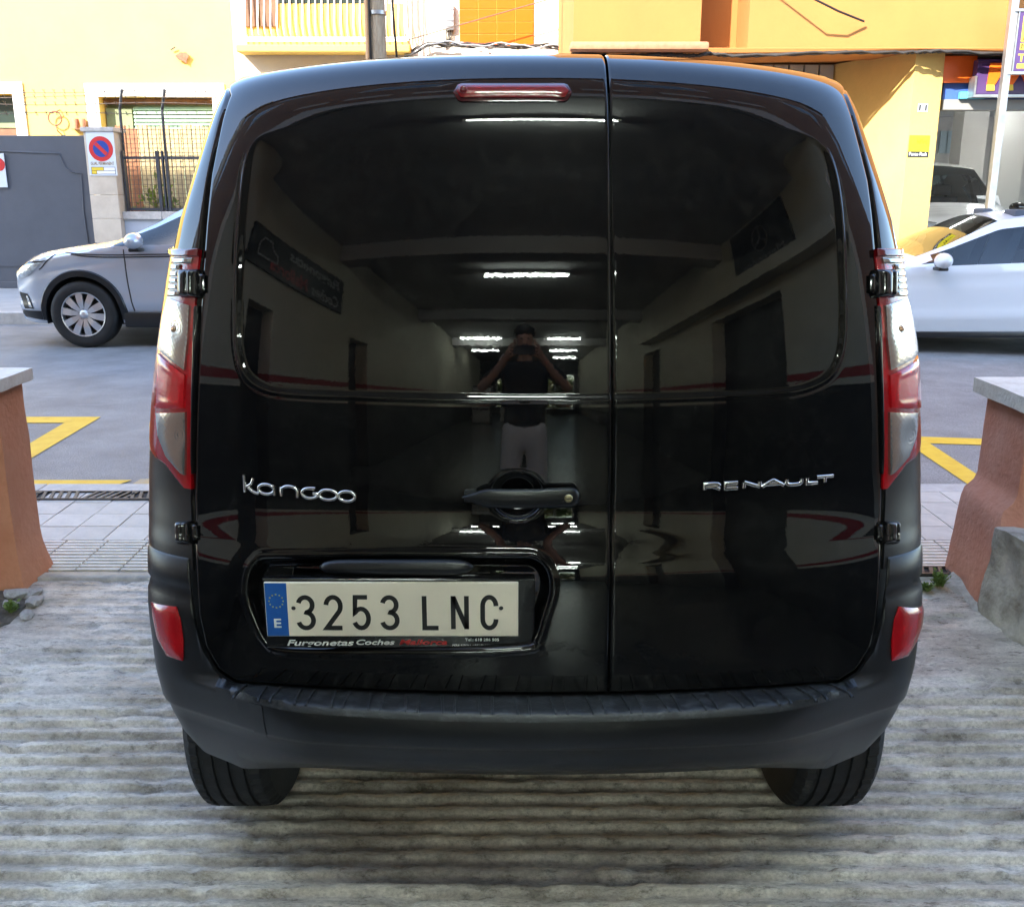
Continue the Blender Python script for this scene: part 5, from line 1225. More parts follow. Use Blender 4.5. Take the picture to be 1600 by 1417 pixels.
MB().prism([(W0+.10, zb_+hh_*.53), (W0+.14, zb_+hh_*.53), (W0+.13, zb_+hh_*.85)], 'y', -.058, -.0545).build('spire_mark', M_INK, ps)
MB().box(W0, 1.2, -.054, -.0505, zb_+hh_*.36, zb_+hh_*.475).build('yellow_field', M_YELLOWINK, ps)
text_obj('lettering', 'Mark', (5.51+W0+.01, 11.72-.0545, .11+zb_+hh_*.375), ux, uy, .22, hh_*.085, M_INK, ps, True, .002)
text_obj('lettering', 'Tel. 9', (5.51+W0-.01, 11.72-.0505, .11+zb_+hh_*.165), ux, uy, .30, hh_*.13, M_YELLOWINK, ps, True, .002, bold=.02)
MB().box(W0-.01, 1.2, -.054, -.0505, zb_+hh_*.05, zb_+hh_*.13).build('yellow_field', M_YELLOWINK, ps)
# ================================================================== PARKED CARS
from mathutils.bvhtree import BVHTree
M_CGLASS = glass_mat('car_glass', (.50, .60, .62), 1.6)
M_CINT = mat('car_interior', (.03, .032, .036), .8)
M_SEAT = mat('seat_fabric', (.07, .085, .11), .85)
M_LAMPG = mat('headlamp_glass', (.42, .46, .48), .1, metal=.5, coat=1, bump=.3, bscale=40, var=.4, vscale=14)
M_AMB = mat('amber_lens', (.55, .16, .03), .2, coat=1)
def car(name, label, cat, paint, loc, rz, T, wheel_r, wb, arch_r, ranges, cladding, spokes=10):
    """x forward from the front axle; T: interpolation tables"""
    c = empty(name, loc, rz, label, cat)
    ip_ = lambda k, x: np.interp(x, *zip(*sorted(T[k])))
    x1 = max(p[0] for p in T['top']); x0 = min(p[0] for p in T['top'])
    xs = np.unique(np.concatenate([np.linspace(x0, x1, 120), np.linspace(-arch_r, arch_r, 27), np.linspace(-wb-arch_r, -wb+arch_r, 27), x1-np.array([.01, .02, .035, .05, .07])]))
    def smooth(k):
        v = ip_(k, xs); kk = np.array([1, 2, 3, 2, 1.])/9; return np.convolve(np.pad(v, 2, mode='edge'), kk, 'valid')
    top, belt, low, hwb, hwr = (smooth(k) for k in ('top', 'belt', 'low', 'hwb', 'hwr'))
    zl_ = low.copy()
    for ax in (0, -wb):
        d = np.abs(xs-ax); zl_ = np.where(d < arch_r, np.maximum(zl_, wheel_r+np.sqrt(np.maximum(arch_r**2-d**2, 0))), zl_)
    NS, NG, NR = 14, 5, 6
    def section(i):
        pts = []
        for k in range(NS+1):
            t = k/NS; z = zl_[i]+(belt[i]-zl_[i])*t; q = (belt[i]-z)/max(.2, belt[i]-low[i])
            w = hwb[i]*(1-.075*q**2.6)-.010*math.exp(-((z-(belt[i]-.14))/.022)**2)+.018*math.exp(-((q-.74)/.08)**2)
            if t > .9: w -= .012*((t-.9)/.1)**2
            pts.append((w, z))
        w0 = pts[-1][0]; zre = top[i]-.055*min(1, (top[i]-belt[i])/.25)
        for k in range(1, NG+1):
            t = k/NG; pts.append((w0+(hwr[i]-w0)*(t**1.25), belt[i]+(zre-belt[i])*t))
        for k in range(1, NR+1):
            t = k/NR; pts.append((hwr[i]*(1-t), zre+(top[i]-zre)*(1-(1-t)**2)))
        return pts
    sec = [section(i) for i in range(len(xs))]; nr = len(sec[0])
    V = [(xs[i], s*p[0], p[1]) for s in (-1, 1) for i in range(len(xs)) for p in sec[i]]
    parts = {'body': [], 'side_window': [], 'windscreen': [], 'pillar_trim': []}
    off2 = len(xs)*nr
    for i in range(len(xs)-1):
        xm = (xs[i]+xs[i+1])/2
        for k in range(nr-1):
            nm = 'body'
            if NS <= k < NS+NG-1 and ranges['glass'][0] < xm < ranges['glass'][1]:
                lim = ranges.get('apillar'); nm = 'side_window'
                if top[i]-belt[i] < .12: nm = 'body'
                if any(a < xm < b for a, b in ranges['bpost']): nm = 'pillar_trim'
            if k >= NS+NG and (ranges['screen'][0] < xm < ranges['screen'][1] or ranges['rear'][0] < xm < ranges['rear'][1]): nm = 'windscreen'
            for s in (0, 1):
                a = s*off2+i*nr+k; f = (a, a+1, a+nr+1, a+nr); parts[nm].append(f if s == 0 else f[::-1])
    for i in (0, len(xs)-1):
        for k in range(nr-1):
            a = i*nr+k; f = (a, a+1, off2+a+1, off2+a); parts['body'].append(f if i else f[::-1])
    mats = {'body': paint, 'side_window': M_CGLASS, 'windscreen': M_CGLASS, 'pillar_trim': M_GLOSSTRIM}; objs = {}
    for nm, fs in parts.items():
        if not fs: continue
        used = sorted({v for f in fs for v in f}); mp_ = {v: j for j, v in enumerate(used)}
        me = mesh(nm, [V[v] for v in used], [tuple(mp_[v] for v in f) for f in fs], mats[nm], True)
        bm = bmesh.new(); bm.from_mesh(me); bmesh.ops.remove_doubles(bm, verts=bm.verts[:], dist=.0005); bmesh.ops.recalc_face_normals(bm, faces=bm.faces[:]); bm.to_mesh(me); bm.free()
        me.polygons.foreach_set('use_smooth', [True]*len(me.polygons)); me.set_sharp_from_angle(angle=math.radians(35))
        if nm == 'body': objs[nm] = link(nm, me, c); continue
        adj = {}
        for p in me.polygons:
            for v in p.vertices: adj.setdefault(v, []).append(p.index)
        seen = set()
        for p in me.polygons:
            if p.index in seen: continue
            comp = []; stk = [p.index]; seen.add(p.index)
            while stk:
                q = stk.pop(); comp.append(q)
                for v in me.polygons[q].vertices:
                    for r in adj[v]:
                        if r not in seen: seen.add(r); stk.append(r)
            us = sorted({v for q in comp for v in me.polygons[q].vertices}); mm_ = {v: j for j, v in enumerate(us)}
            m3 = mesh(nm, [me.vertices[v].co[:] for v in us], [tuple(mm_[v] for v in me.polygons[q].vertices) for q in comp], mats[nm], True); link(nm, m3, c)
    bvh = BVHTree.FromPolygons([Vector(v) for v in V], [f for fs in parts.values() for f in fs])
    def cast(p, d):
        h = bvh.ray_cast(Vector(p), Vector(d)); return h[0]
    def patch(nm, l, r, m, d, far, parent=c, off=.008, nr_=10, nc=8, dome=.004):
        """l, r: polylines (a, z) top to bottom; d = 'y' (seen from the side s=-1) or 'x' (seen from the front)"""
        t = np.linspace(0, 1, nr_); al = lambda e: np.stack([np.interp(t, np.linspace(0, 1, len(e)), [p[0] for p in e]), np.interp(t, np.linspace(0, 1, len(e)), [p[1] for p in e])], -1)
        A, B = al(l), al(r); P = []
        for i in range(nr_):
            row = []
            for j in range(nc):
                s = j/(nc-1); q = A[i]*(1-s)+B[i]*s; k = off+dome*(1-(2*s-1)**4)*(1-(2*t[i]-1)**4)
                if d == 'y': h = cast((q[0], far, q[1]), (0, -math.copysign(1, far), 0)); row.append((q[0], (h.y if h else far*.4)+math.copysign(k, far), q[1]))
                else: h = cast((far, q[0], q[1]), (-1, 0, 0)); row.append(((h.x if h else far*.6)+k, q[0], q[1]))
            P.append(row)
        return MB().grid(np.array(P)).build(nm, m, parent, smooth=True, fix=False)
    # wheels
    for ax in (0, -wb):
        for s in (-1, 1):
            yc = s*(float(np.interp(ax, xs, hwb))-.115); R = wheel_r
            tp_ = [(-.095, R*.66), (-.105, R*.74), (-.108, R*.86), (-.098, R*.955), (-.08, R*.99), (0, R), (.08, R*.99), (.098, R*.955), (.108, R*.86), (.105, R*.74), (.095, R*.66)]
            w = MB().lathe(tp_, (ax, yc, R), 'y', 48).build('wheel', M_RUBBER, c, smooth=True, auto=40)
            rr = R*.665; MB().lathe([(s*.098, rr*1.0), (s*.103, rr*.985), (s*.10, rr*.95), (s*.07, rr*.92), (-s*.09, rr*.93)], (ax, yc, R), 'y', 40).build('rim', M_ALLOY, w, smooth=True, auto=40)
            MB().lathe([(s*.045, .0005), (s*.045, rr*.93)], (ax, yc, R), 'y', 24).build('brake_disc', M_DARK, w)
            sp_m = MB()
            for q in range(spokes):
                a = 2*math.pi*(q+.25)/spokes; ca, sa = math.cos(a), math.sin(a)
                pl = []
                for (rad, wid, yy_) in ((.045, .016, .088), (rr*.55, .030, .100), (rr*.95, .034 if spokes == 10 else .05, .093)):
                    for sd in (-1, 1): pl.append((ax+rad*ca-sd*wid*sa, yc+s*yy_, R+rad*sa+sd*wid*ca))
                pb_ = [(p[0], p[1]-s*.022, p[2]) for p in pl]; sp_m.add(pl+pb_, [(0, 1, 3, 2), (2, 3, 5, 4), (6, 8, 9, 7), (8, 10, 11, 9), (0, 2, 8, 6), (2, 4, 10, 8), (1, 7, 9, 3), (3, 9, 11, 5), (4, 5, 11, 10)])
            sp_m.build('spokes', M_ALLOY, w)
            MB().lathe([(s*.105, .0005), (s*.104, .025), (s*.098, .033), (s*.07, .062)], (ax, yc, R), 'y', 20).build('hub_cap', M_ALLOY, w, smooth=True)
            for q in range(5):
                a = 2*math.pi*q/5+.3; MB().lathe([(s*.092, .0005), (s*.092, .009), (s*.07, .009)], (ax+.05*math.cos(a), yc, R+.05*math.sin(a)), 'y', 8).build('wheel_bolt', M_STEEL, w)
            # liner
            yl_ = s*(float(np.interp(ax, xs, hwb))-.03); MB().grid(np.array([[(ax+rd*math.cos(a), yl_-s*yo, R+rd*math.sin(a)) for rd, yo in ((arch_r, 0), (arch_r, .28), (.05, .28))] for a in np.linspace(-.25, math.pi+.25, 26)])).build('wheel_liner', M_DARK, c, fix=False)
            if cladding:
                g = []
                for a in np.linspace(math.radians(-8), math.radians(188), 40):
                    row = []
                    for (rd, yo) in ((arch_r-.004, -.03), (arch_r-.004, .012), (arch_r+.05, .014), (arch_r+.062, .0)):
                        x, z = ax+rd*math.cos(a), R+rd*math.sin(a); h = cast((x, s*2, max(z, .30)), (0, -s, 0)); yb_ = abs(h.y) if h else float(np.interp(x, xs, hwb))*.93
                        if rd < arch_r: h2 = cast((ax+(arch_r+.03)*math.cos(a), s*2, max(.3, R+(arch_r+.03)*math.sin(a))), (0, -s, 0)); yb_ = abs(h2.y) if h2 else yb_
                        row.append((x, s*(yb_+yo), z))
                    g.append(row)
                MB().grid(np.array(g)).build('arch_trim', M_TRIM, c, smooth=True, auto=40, fix=False)
    MB().box(x0+.35, x1-.35, -.62, .62, .2, .40).build('underbody', M_DARK, c)
    # interior
    xi0 = ranges['glass'][0]+.2
    MB().box(xi0, ranges['screen'][1]-.25, -.68, .68, .42, .62).build('cabin_floor', M_CINT, c)
    MB().bbox(ranges['screen'][1]-.62, ranges['screen'][1]-.22, -.66, .66, .62, .95, .05).build('dashboard', M_CINT, c)
    for sx, n_ in ((ranges['seat'], 2), (ranges['seat']-.85, 2)):
        for s in (-1, 1):
            st = MB().bbox(sx-.25, sx+.28, s*.36-.24, s*.36+.24, .621, .78, .05).build('seat', M_SEAT, c, smooth=True, auto=50)
            q = [(sx-.22, .78), (sx-.10, .79), (sx-.26, 1.28), (sx-.36, 1.26)]; MB().prism(q, 'y', s*.36-.22, s*.36+.22).build('backrest', M_SEAT, st)
            MB().bbox(sx-.40, sx-.28, s*.36-.13, s*.36+.13, 1.30, 1.46, .03).build('headrest', M_SEAT, st, smooth=True, auto=50)
    return c, objs, patch, cast, xs, hwb
def ellipsoid(mb, cx, cy, cz, rx, ry, rz, n=14, m=10, pw=1.0):
    P = [[(cx+rx*math.sin(t)*math.cos(a), cy+ry*math.sin(t)*math.sin(a), cz+rz*math.cos(t)) for a in np.linspace(0, 2*math.pi, n+1)] for t in np.linspace(.02, math.pi-.02, m)]
    return mb.grid(np.array(P))
def mirror(c, x, y, z, s, paint, L=.20):
    sgp = lambda v, e: math.copysign(abs(v)**e, v)
    m = ellipsoid(MB(), x, y+s*.13, z+.015, .085, L/2+.01, .078, 24, 16).build('mirror', paint, c, smooth=True)
    MB().bbox(x-.05, x+.05, y-s*.0 if s > 0 else y-.16, y+.16 if s > 0 else y, z-.085, z-.05, .012).build('mirror_foot', M_TRIM, m, smooth=True, auto=40)
def seams(c, cast, lines, s, name='door_gap'):
    for ln in lines:
        pts = []
        for (x, z) in dens([np.array(p) for p in ln], n=6):
            h = cast((x, s*2, z), (0, -s, 0))
            if h: pts.append((x, h.y+s*.0005, z))
        if len(pts) > 2: MB().tube(pts, .0065, 5).build(name, M_SEAL, c)
# --- silver crossover, left
M_SILV = mat('silver_blue_paint', (.47, .51, .58), .26, metal=.5, coat=1.0)
A_T = {'top': [(.74, .60), (.72, .72), (.68, .80), (.60, .86), (.4, .93), (.1, .98), (-.28, 1.03), (-.40, 1.06), (-1.18, 1.49), (-1.6, 1.545), (-2.3, 1.54), (-2.9, 1.47), (-3.15, 1.36), (-3.28, .95), (-3.32, .6)],
       'belt': [(.74, .54), (.70, .68), (.62, .77), (.45, .85), (0, .925), (-.4, .985), (-1.5, 1.01), (-2.6, 1.05), (-3.15, 1.03), (-3.32, .58)],
       'low': [(.74, .34), (.66, .26), (.5, .23), (-.5, .24), (-2.2, .24), (-3.1, .28), (-3.32, .4)],
       'hwb': [(.74, .52), (.73, .60), (.69, .70), (.62, .77), (.46, .84), (0, .885), (-1, .89), (-2.6, .885), (-3.05, .82), (-3.32, .66)],
       'hwr': [(.74, .42), (.6, .60), (.3, .69), (-.35, .70), (-.42, .695), (-1.18, .61), (-2.5, .585), (-3.1, .57), (-3.32, .5)]}
wl = ground(131, 542, ROAD_Z)
c, ob_, patch, cast, xs_, hw_ = car('car', 'silver crossover car parked at the left with black wheel arch trim', 'car', M_SILV, (wl[0]+.06, wl[1]+.80, ROAD_Z), math.pi, A_T, .327, 2.566, .372,
    {'glass': (-2.75, -.52), 'bpost': [(-1.62, -1.50), (-2.45, -2.40)], 'screen': (-1.18, -.40), 'rear': (-3.24, -2.98), 'seat': -1.25}, True)
s = 1   # the camera sees its left flank: local +y after the half turn
patch('headlamp', [(.34, .835), (.52, .815), (.655, .765)], [(.38, .80), (.50, .70), (.645, .655)], M_LAMPG, 'y', 2*s, nr_=14, off=.006)
hl = patch('headlamp_trim', [(.30, .845), (.50, .835), (.665, .775)], [(.34, .832), (.53, .812), (.66, .760)], M_GLOSSTRIM, 'y', 2*s, off=.010, dome=0)
fg = patch('fog_lamp_recess', [(.56, .52), (.665, .535)], [(.50, .375), (.62, .375)], M_TRIM, 'y', 2*s, off=.004, dome=0)
patch('fog_lamp_blade', [(.555, .50), (.58, .50)], [(.515, .39), (.555, .39)], M_LAMPG, 'y', 2*s, off=.010, dome=.003)
patch('front_lip', [(.38, .355), (.68, .355)], [(.38, .26), (.64, .29)], M_TRIM, 'y', 2*s, off=.008, dome=.004, nc=12)
for sd in (-1, 1):
    MB().bbox(-2.16, -.40, sd*.845-.03, sd*.845+.035, .20, .345, .02).build('sill_trim', M_TRIM, c, smooth=True, auto=40)
    mirror(c, -.62, sd*.90, 1.02, sd, M_SILV, .22)
seams(c, cast, [[(-.50, .36), (-.47, .60), (-.46, .95)], [(-1.56, .36), (-1.56, .7), (-1.54, 1.0)], [(.12, .92), (-.1, .905), (-.45, .90), (-1.5, .92), (-2.4, .95)]], s)
seams(c, cast, [[(.05, .905), (-.12, .885), (-.46, .878), (-1.5, .90), (-2.5, .93)]], s, 'crease_line')
seams(c, cast, [[(.22, .90), (.30, .84), (.36, .78), (.39, .76)]], s, 'wing_gap')
patch('quarter_trim', [(-.36, 1.0), (-.58, 1.10)], [(-.36, .985), (-.62, .985)], M_GLOSSTRIM, 'y', 2*s, off=.004, dome=0)
pt = patch('door_handle', [(-1.30, .93), (-1.30, .905)], [(-1.50, .935), (-1.50, .91)], M_SILV, 'y', 2*s, off=.02, dome=.012)
# --- white hatchback, right
M_WHT = mat('white_car_paint', (.62, .65, .70), .3, coat=1.0)
I_T = {'top': [(.82, .55), (.80, .62), (.74, .72), (.62, .80), (.4, .88), (.0, .95), (-.36, 1.0), (-.46, 1.02), (-1.30, 1.405), (-1.65, 1.45), (-2.2, 1.44), (-2.8, 1.36), (-3.05, 1.24), (-3.22, .9), (-3.25, .5)],
       'belt': [(.82, .5), (.76, .64), (.62, .72), (.4, .79), (0, .86), (-.45, .90), (-1.5, .94), (-2.5, 1.0), (-3.1, .98), (-3.25, .5)],
       'low': [(.82, .3), (.74, .22), (.6, .19), (-.5, .20), (-2.2, .20), (-3.1, .26), (-3.25, .35)],
       'hwb': [(.82, .45), (.75, .62), (.66, .72), (.45, .80), (0, .84), (-1, .848), (-2.5, .845), (-3.0, .78), (-3.25, .62)],
       'hwr': [(.82, .35), (.62, .56), (.3, .64), (-.4, .66), (-.48, .655), (-1.30, .56), (-2.4, .53), (-3.0, .52), (-3.25, .45)]}
mz_ = atY(1472, 418, 10.05); ax_w = mz_[0]-.60
c, ob_, patch, cast, xs_, hw_ = car('car', 'white hatchback parked at the right picture edge', 'car', M_WHT, (ax_w, 11.02, -.175), math.pi, I_T, .312, 2.469, .350,
    {'glass': (-2.60, -.58), 'bpost': [(-1.72, -1.62)], 'screen': (-1.30, -.46), 'rear': (-3.15, -2.9), 'seat': -1.22}, False, 5)
patch('headlamp', [(.36, .77), (.55, .75), (.70, .68)], [(.40, .70), (.55, .62), (.68, .60)], M_LAMPG, 'y', 2, nr_=14, off=.006)
for sd in (-1, 1):
    mirror(c, -.60, sd*.86, .955, sd, M_WHT, .20)
    MB().bbox(-2.10, -.38, sd*.80-.03, sd*.80+.025, .175, .235, .015).build('sill_trim', M_TRIM, c, smooth=True, auto=40)
seams(c, cast, [[(-.40, .25), (-.36, .55), (-.38, .88)], [(-1.48, .25), (-1.46, .5), (-1.40, .8), (-1.42, .93)]], 1)
patch('door_handle', [(-1.18, .845), (-1.18, .80)], [(-1.38, .85), (-1.38, .805)], M_WHT, 'y', 2, off=.02, dome=.015)
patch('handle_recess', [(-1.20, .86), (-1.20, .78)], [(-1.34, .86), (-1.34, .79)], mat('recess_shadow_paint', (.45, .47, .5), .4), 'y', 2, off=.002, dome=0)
patch('side_repeater', [(-.24, .80), (-.24, .775)], [(-.31, .80), (-.31, .775)], M_LAMPG, 'y', 2, off=.004)
patch('quarter_trim', [(-.46, .925), (-.66, .99)], [(-.46, .905), (-.70, .905)], M_GLOSSTRIM, 'y', 2, off=.004, dome=0)
# --- white multi-purpose van in the showroom entrance
B_T = {'top': [(.86, .60), (.84, .78), (.76, .92), (.55, 1.02), (.1, 1.12), (-.10, 1.17), (-.20, 1.20), (-.98, 1.74), (-1.3, 1.80), (-2.3, 1.81), (-3.2, 1.77), (-3.42, 1.5), (-3.46, .7)],
       'belt': [(.86, .55), (.80, .80), (.6, .90), (.1, 1.0), (-.2, 1.04), (-1.5, 1.06), (-3.2, 1.08), (-3.46, .66)],
       'low': [(.86, .32), (.74, .24), (-.5, .25), (-2.2, .25), (-3.3, .3), (-3.46, .4)],
       'hwb': [(.86, .66), (.82, .76), (.7, .84), (.4, .89), (0, .905), (-3.0, .90), (-3.46, .84)],
       'hwr': [(.86, .55), (.6, .72), (0, .76), (-.22, .76), (-.98, .68), (-2.5, .66), (-3.3, .66), (-3.46, .62)]}
bxx = atY(1506, 300, 14.2)[0]
c, ob_, patch, cast, xs_, hw_ = car('parked_van', 'white small van facing the street in the showroom entrance', 'van', mat('showroom_white_paint', (.70, .69, .67), .28, coat=1.0), (bxx, 14.50, .112), -math.pi/2, B_T, .32, 2.728, .365,
    {'glass': (-3.1, -.30), 'bpost': [(-1.3, -1.2), (-2.3, -2.2)], 'screen': (-.98, -.20), 'rear': (-3.44, -3.25), 'seat': -.95}, False, 5)
for sd in (-1, 1):
    patch('headlamp', [(sd*.80, .985), (sd*.78, .93), (sd*.74, .84)], [(sd*.52, .93), (sd*.50, .90), (sd*.48, .85)], M_LAMPG, 'x', 2, nr_=12, nc=14, off=.012, dome=.01)
    patch('headlamp_edge', [(sd*.82, 1.0), (sd*.80, .99)], [(sd*.50, .945), (sd*.50, .935)], M_GLOSSTRIM, 'x', 2, off=.02, dome=0, nr_=4, nc=14)
    mirror(c, -.25, sd*.92, 1.12, sd, M_GLOSSTRIM, .22)
for z in (.915, .875): patch('grille_chrome', [(-.50, z+.012), (-.50, z-.012)], [(.50, z+.012), (.50, z-.012)], M_CHROME, 'x', 2, off=.014, dome=.006, nr_=4, nc=30)
patch('grille_gap', [(-.50, .90), (-.50, .89)], [(.50, .90), (.50, .89)], M_DARK, 'x', 2, off=.008, dome=0, nr_=3, nc=30)
patch('lower_grille', [(-.45, .62), (-.48, .48)], [(.45, .62), (.48, .48)], M_TRIM, 'x', 2, off=.008, dome=0)
MB().tube([(-1.05, .05, 1.76), (-1.16, .05, 1.95)], [.012, .004], 8).build('aerial', M_TRIM, c)
MB().lathe([(0, .035), (.012, .022), (.02, .001)], (-1.05, .05, 1.755), 'z', 12).build('aerial_base', M_TRIM, c)
dsh = MB().add([(-.24, .48, 1.16), (-.24, .80, 1.16), (-.36, .80, 1.30), (-.36, .48, 1.30)], [(0, 1, 2, 3)]).build('price_sheet', M_WHITEINK, c, fix=False)
# --- black motor scooter further back
sx, sy_, sz = atY(1580, 285, 17.6); mo = empty('scooter', (sx+.25, 17.6, .125), -.9, label='black scooter with top box behind the pole in the showroom', cat='scooter')
for x in (.62, -.62):
    w = MB().lathe([(-.05, .16), (-.06, .2), (-.045, .245), (0, .26), (.045, .245), (.06, .2), (.05, .16)], (x, 0, .26), 'y', 28).build('wheel', M_RUBBER, mo, smooth=True)
    MB().lathe([(-.03, .01), (-.04, .165), (.04, .165), (.03, .01)], (x, 0, .26), 'y', 24).build('rim', M_STEEL, w)
M_SCO = mat('scooter_black', (.012, .012, .014), .2, coat=.8)
MB().prism([(-.75, .52), (-.25, .30), (.25, .26), (.42, .36), (.30, .42), (-.02, .42), (-.10, .72), (-.72, .78)], 'y', -.15, .15).build('body', M_SCO, mo)
MB().bbox(-.72, -.08, -.14, .14, .782, .88, .04).build('seat', M_SEAT, mo, smooth=True, auto=50)
MB().prism([(.30, .40), (.62, .52), (.58, .95), (.46, 1.12), (.40, 1.05), (.46, .60)], 'y', -.17, .17).build('front_shield', M_SCO, mo)
MB().tube([(.62, 0, .26), (.45, 0, .95), (.40, 0, 1.10)], .03, 8).build('fork', M_STEEL, mo)
MB().tube([(.32, -.34, 1.12), (.42, 0, 1.10), (.32, .34, 1.12)], .018, 8).build('handlebar', M_IRONP, mo)
MB().bbox(-1.02, -.66, -.20, .20, .90, 1.20, .06).build('top_box', M_SCO, mo, smooth=True, auto=50)
MB().box(-.82, -.66, -.06, .06, .78, .90).build('rack', M_IRONP, mo)
# ================================================================== THE GARAGE BEHIND THE CAMERA
ga = empty('garage_building', (0, .9, 0), label='dealer garage the picture is taken from, mirrored in the van doors', cat='building')
M_GWALL = mat('cream_garage_wall', (.60, .55, .45), .8, var=.05, vscale=2)
M_GCEIL = mat('garage_ceiling', (.50, .48, .48), .85, var=.05, vscale=2)
M_GRED = mat('red_wall_band', (.36, .02, .03), .6)
M_GDARK = mat('dark_dado', (.03, .03, .034), .5)
M_FACB = mat('brown_facade', (.22, .12, .075), .8, var=.1, vscale=3, bump=.3, bscale=20)
LX, RX, CZ, BK = -2.85, 3.0, 3.45, -19.0
def side(xw, sgn, openings):
    """side wall with dado, white line, red band and door openings: y runs along it"""
    xa, xb = (xw-.25, xw) if sgn < 0 else (xw, xw+.25)
    ys_ = sorted({BK, 1.0, *[q for o in openings for q in o[:2]]})
    for a, b in zip(ys_[:-1], ys_[1:]):
        op_ = [o for o in openings if o[0] <= a and b <= o[1]]
        if op_:
            MB().box(xa, xb, a, b, op_[0][2], CZ).build('wall', M_GWALL, ga, True)
            MB().box(xa-.9 if sgn < 0 else xb, xa if sgn < 0 else xb+.9, a-.1, b+.1, -.16, op_[0][2]+.1).build('doorway', M_GDARK, ga, True)
        else:
            MB().box(xa, xb, a, b, 1.207, CZ).build('wall', M_GWALL, ga, True)
            MB().box(xa, xb, a, b, 1.115, 1.205).build('red_band', M_GRED, ga, True)
            MB().box(xa, xb, a, b, 1.03, 1.113).build('wall_strip', M_GWALL, ga, True)
            MB().box(xa, xb, a, b, -.16, 1.028).build('dado', M_GDARK, ga, True)
side(LX, -1, [(-.55, .05, 1.95), (-3.45, -2.7, 2.02)])
side(RX, 1, [(-2.7, -.75, 2.25), (-6.4, -5.2, 2.2)])
MB().box(LX-.25, RX+.25, BK, .98, CZ+.002, CZ+.3).build('ceiling', M_GCEIL, ga, True)
for y in (-2.3, -6.6, -11): MB().box(LX+.003, RX-.003, y-.18, y+.18, CZ-.28, CZ).build('beam', M_GCEIL, ga, True)
MB().box(RX-.28, RX-.003, -6, .9, 2.42, 2.60).build('ledge', M_GWALL, ga, True)
# back wall with a glazed opening onto greenery
wall_with_holes(MB(), LX-.25, RX+.25, -.16, CZ+.3, [(.45, 2.75, .10, 2.55), (-1.9, -1.1, .9, 2.2)], BK, BK-.2).build('back_wall', M_GDARK, ga, True, fix=False)
for a, b, c_, d in ((.45, 2.75, .10, 2.55), (-1.9, -1.1, .9, 2.2)):
    fr = MB(); fr.box(a, a+.06, BK-.15, BK-.08, c_, d); fr.box(b-.06, b, BK-.15, BK-.08, c_, d); fr.box(a+.06, b-.06, BK-.15, BK-.08, d-.06, d); fr.box(a+.06, b-.06, BK-.15, BK-.08, c_, c_+.06); fr.box((a+b)/2-.03, (a+b)/2+.03, BK-.15, BK-.08, c_+.06, d-.06)
    w = fr.build('window_frame', M_STEEL, ga, True)
    MB().box(a+.06, b-.06, BK-.118, BK-.112, c_+.06, d-.06).build('window_pane', glass_mat('clear_pane', (.9, .95, .93), 1.45), w, False)
shrub('garden_shrub', 1.7, BK-2.4, -.2, 1.9, .7, 1.5, 3600, .13, 21, 'sunlit shrub behind the garage back window, mirrored in the door', 1)
shrub('garden_shrub', -1.5, BK-2.4, -.2, 1.2, .7, 1.3, 1800, .13, 22, 'smaller shrub behind the garage left back window', 1)
shrub('garden_shrub', 4.6, BK-4.2, -.2, 1.3, .9, 1.4, 1400, .12, 23, 'wide shrub beyond the garage right back corner', 1)
# facade and storeys above
FZ = 9.2
MB().box(-9.5, LX-.252, -.2, 1.0, -.2, FZ).build('facade', M_FACB, ga, True)
MB().box(RX+.252, 9.5, -.2, 1.0, -.2, FZ).build('facade', M_FACB, ga, True)
MB().box(LX-.25, RX+.25, .55, 1.0, CZ+.302, FZ).build('facade', M_FACB, ga, True)
MB().box(LX-.25, RX+.25, 1.002, 1.05, CZ+.0, CZ+.22).build('lintel', mat('pale_lintel', (.55, .53, .50), .7), ga, True)
for k in range(7): MB().box(-2.4+k*.72, -2.4+k*.72+.5, 1.002, 1.02, CZ+.62, CZ+.80).build('fascia_panel', mat('fascia_pale_panel', (.5, .47, .42), .6), ga, True)
for z in (5.2, 7.4):
    for x in (-7.6, -4.6, -1.4, 1.6, 4.6, 7.2):
        w = MB().box(x-.5, x+.5, 1.002, 1.03, z, z+1.2).build('window', M_WTRIM, ga, True); MB().box(x-.44, x+.44, 1.032, 1.04, z+.06, z+1.14).build('window_pane', M_WGLASS, w, False)
MB().box(-9.5, 9.5, .9, 1.25, FZ+.002, FZ+.12).build('parapet', M_FACB, ga, True)
MB().box(-9.5, 9.5, -18.5, .85, 4.0, FZ).build('upper_storeys', M_FACB, ga, True)
nb_ = empty('neighbour_building', (-17, -1, 0), label='taller building beside the garage that shades the left of the street', cat='building')
MB().box(-26, -9.6, -10, 1.0, -.2, 13.2).build('wall', mat('neighbour_render', (.45, .36, .26), .85, var=.05, vscale=1), nb_, True)
for z in (1.0, 4.0, 7.0, 10.0):
    for x in (-24, -21, -18, -15, -12): 
        w = MB().box(x-.6, x+.6, 1.002, 1.04, z, z+1.5).build('window', M_WTRIM, nb_, True); MB().box(x-.54, x+.54, 1.042, 1.05, z+.06, z+1.44).build('window_pane', M_WGLASS, w, False)
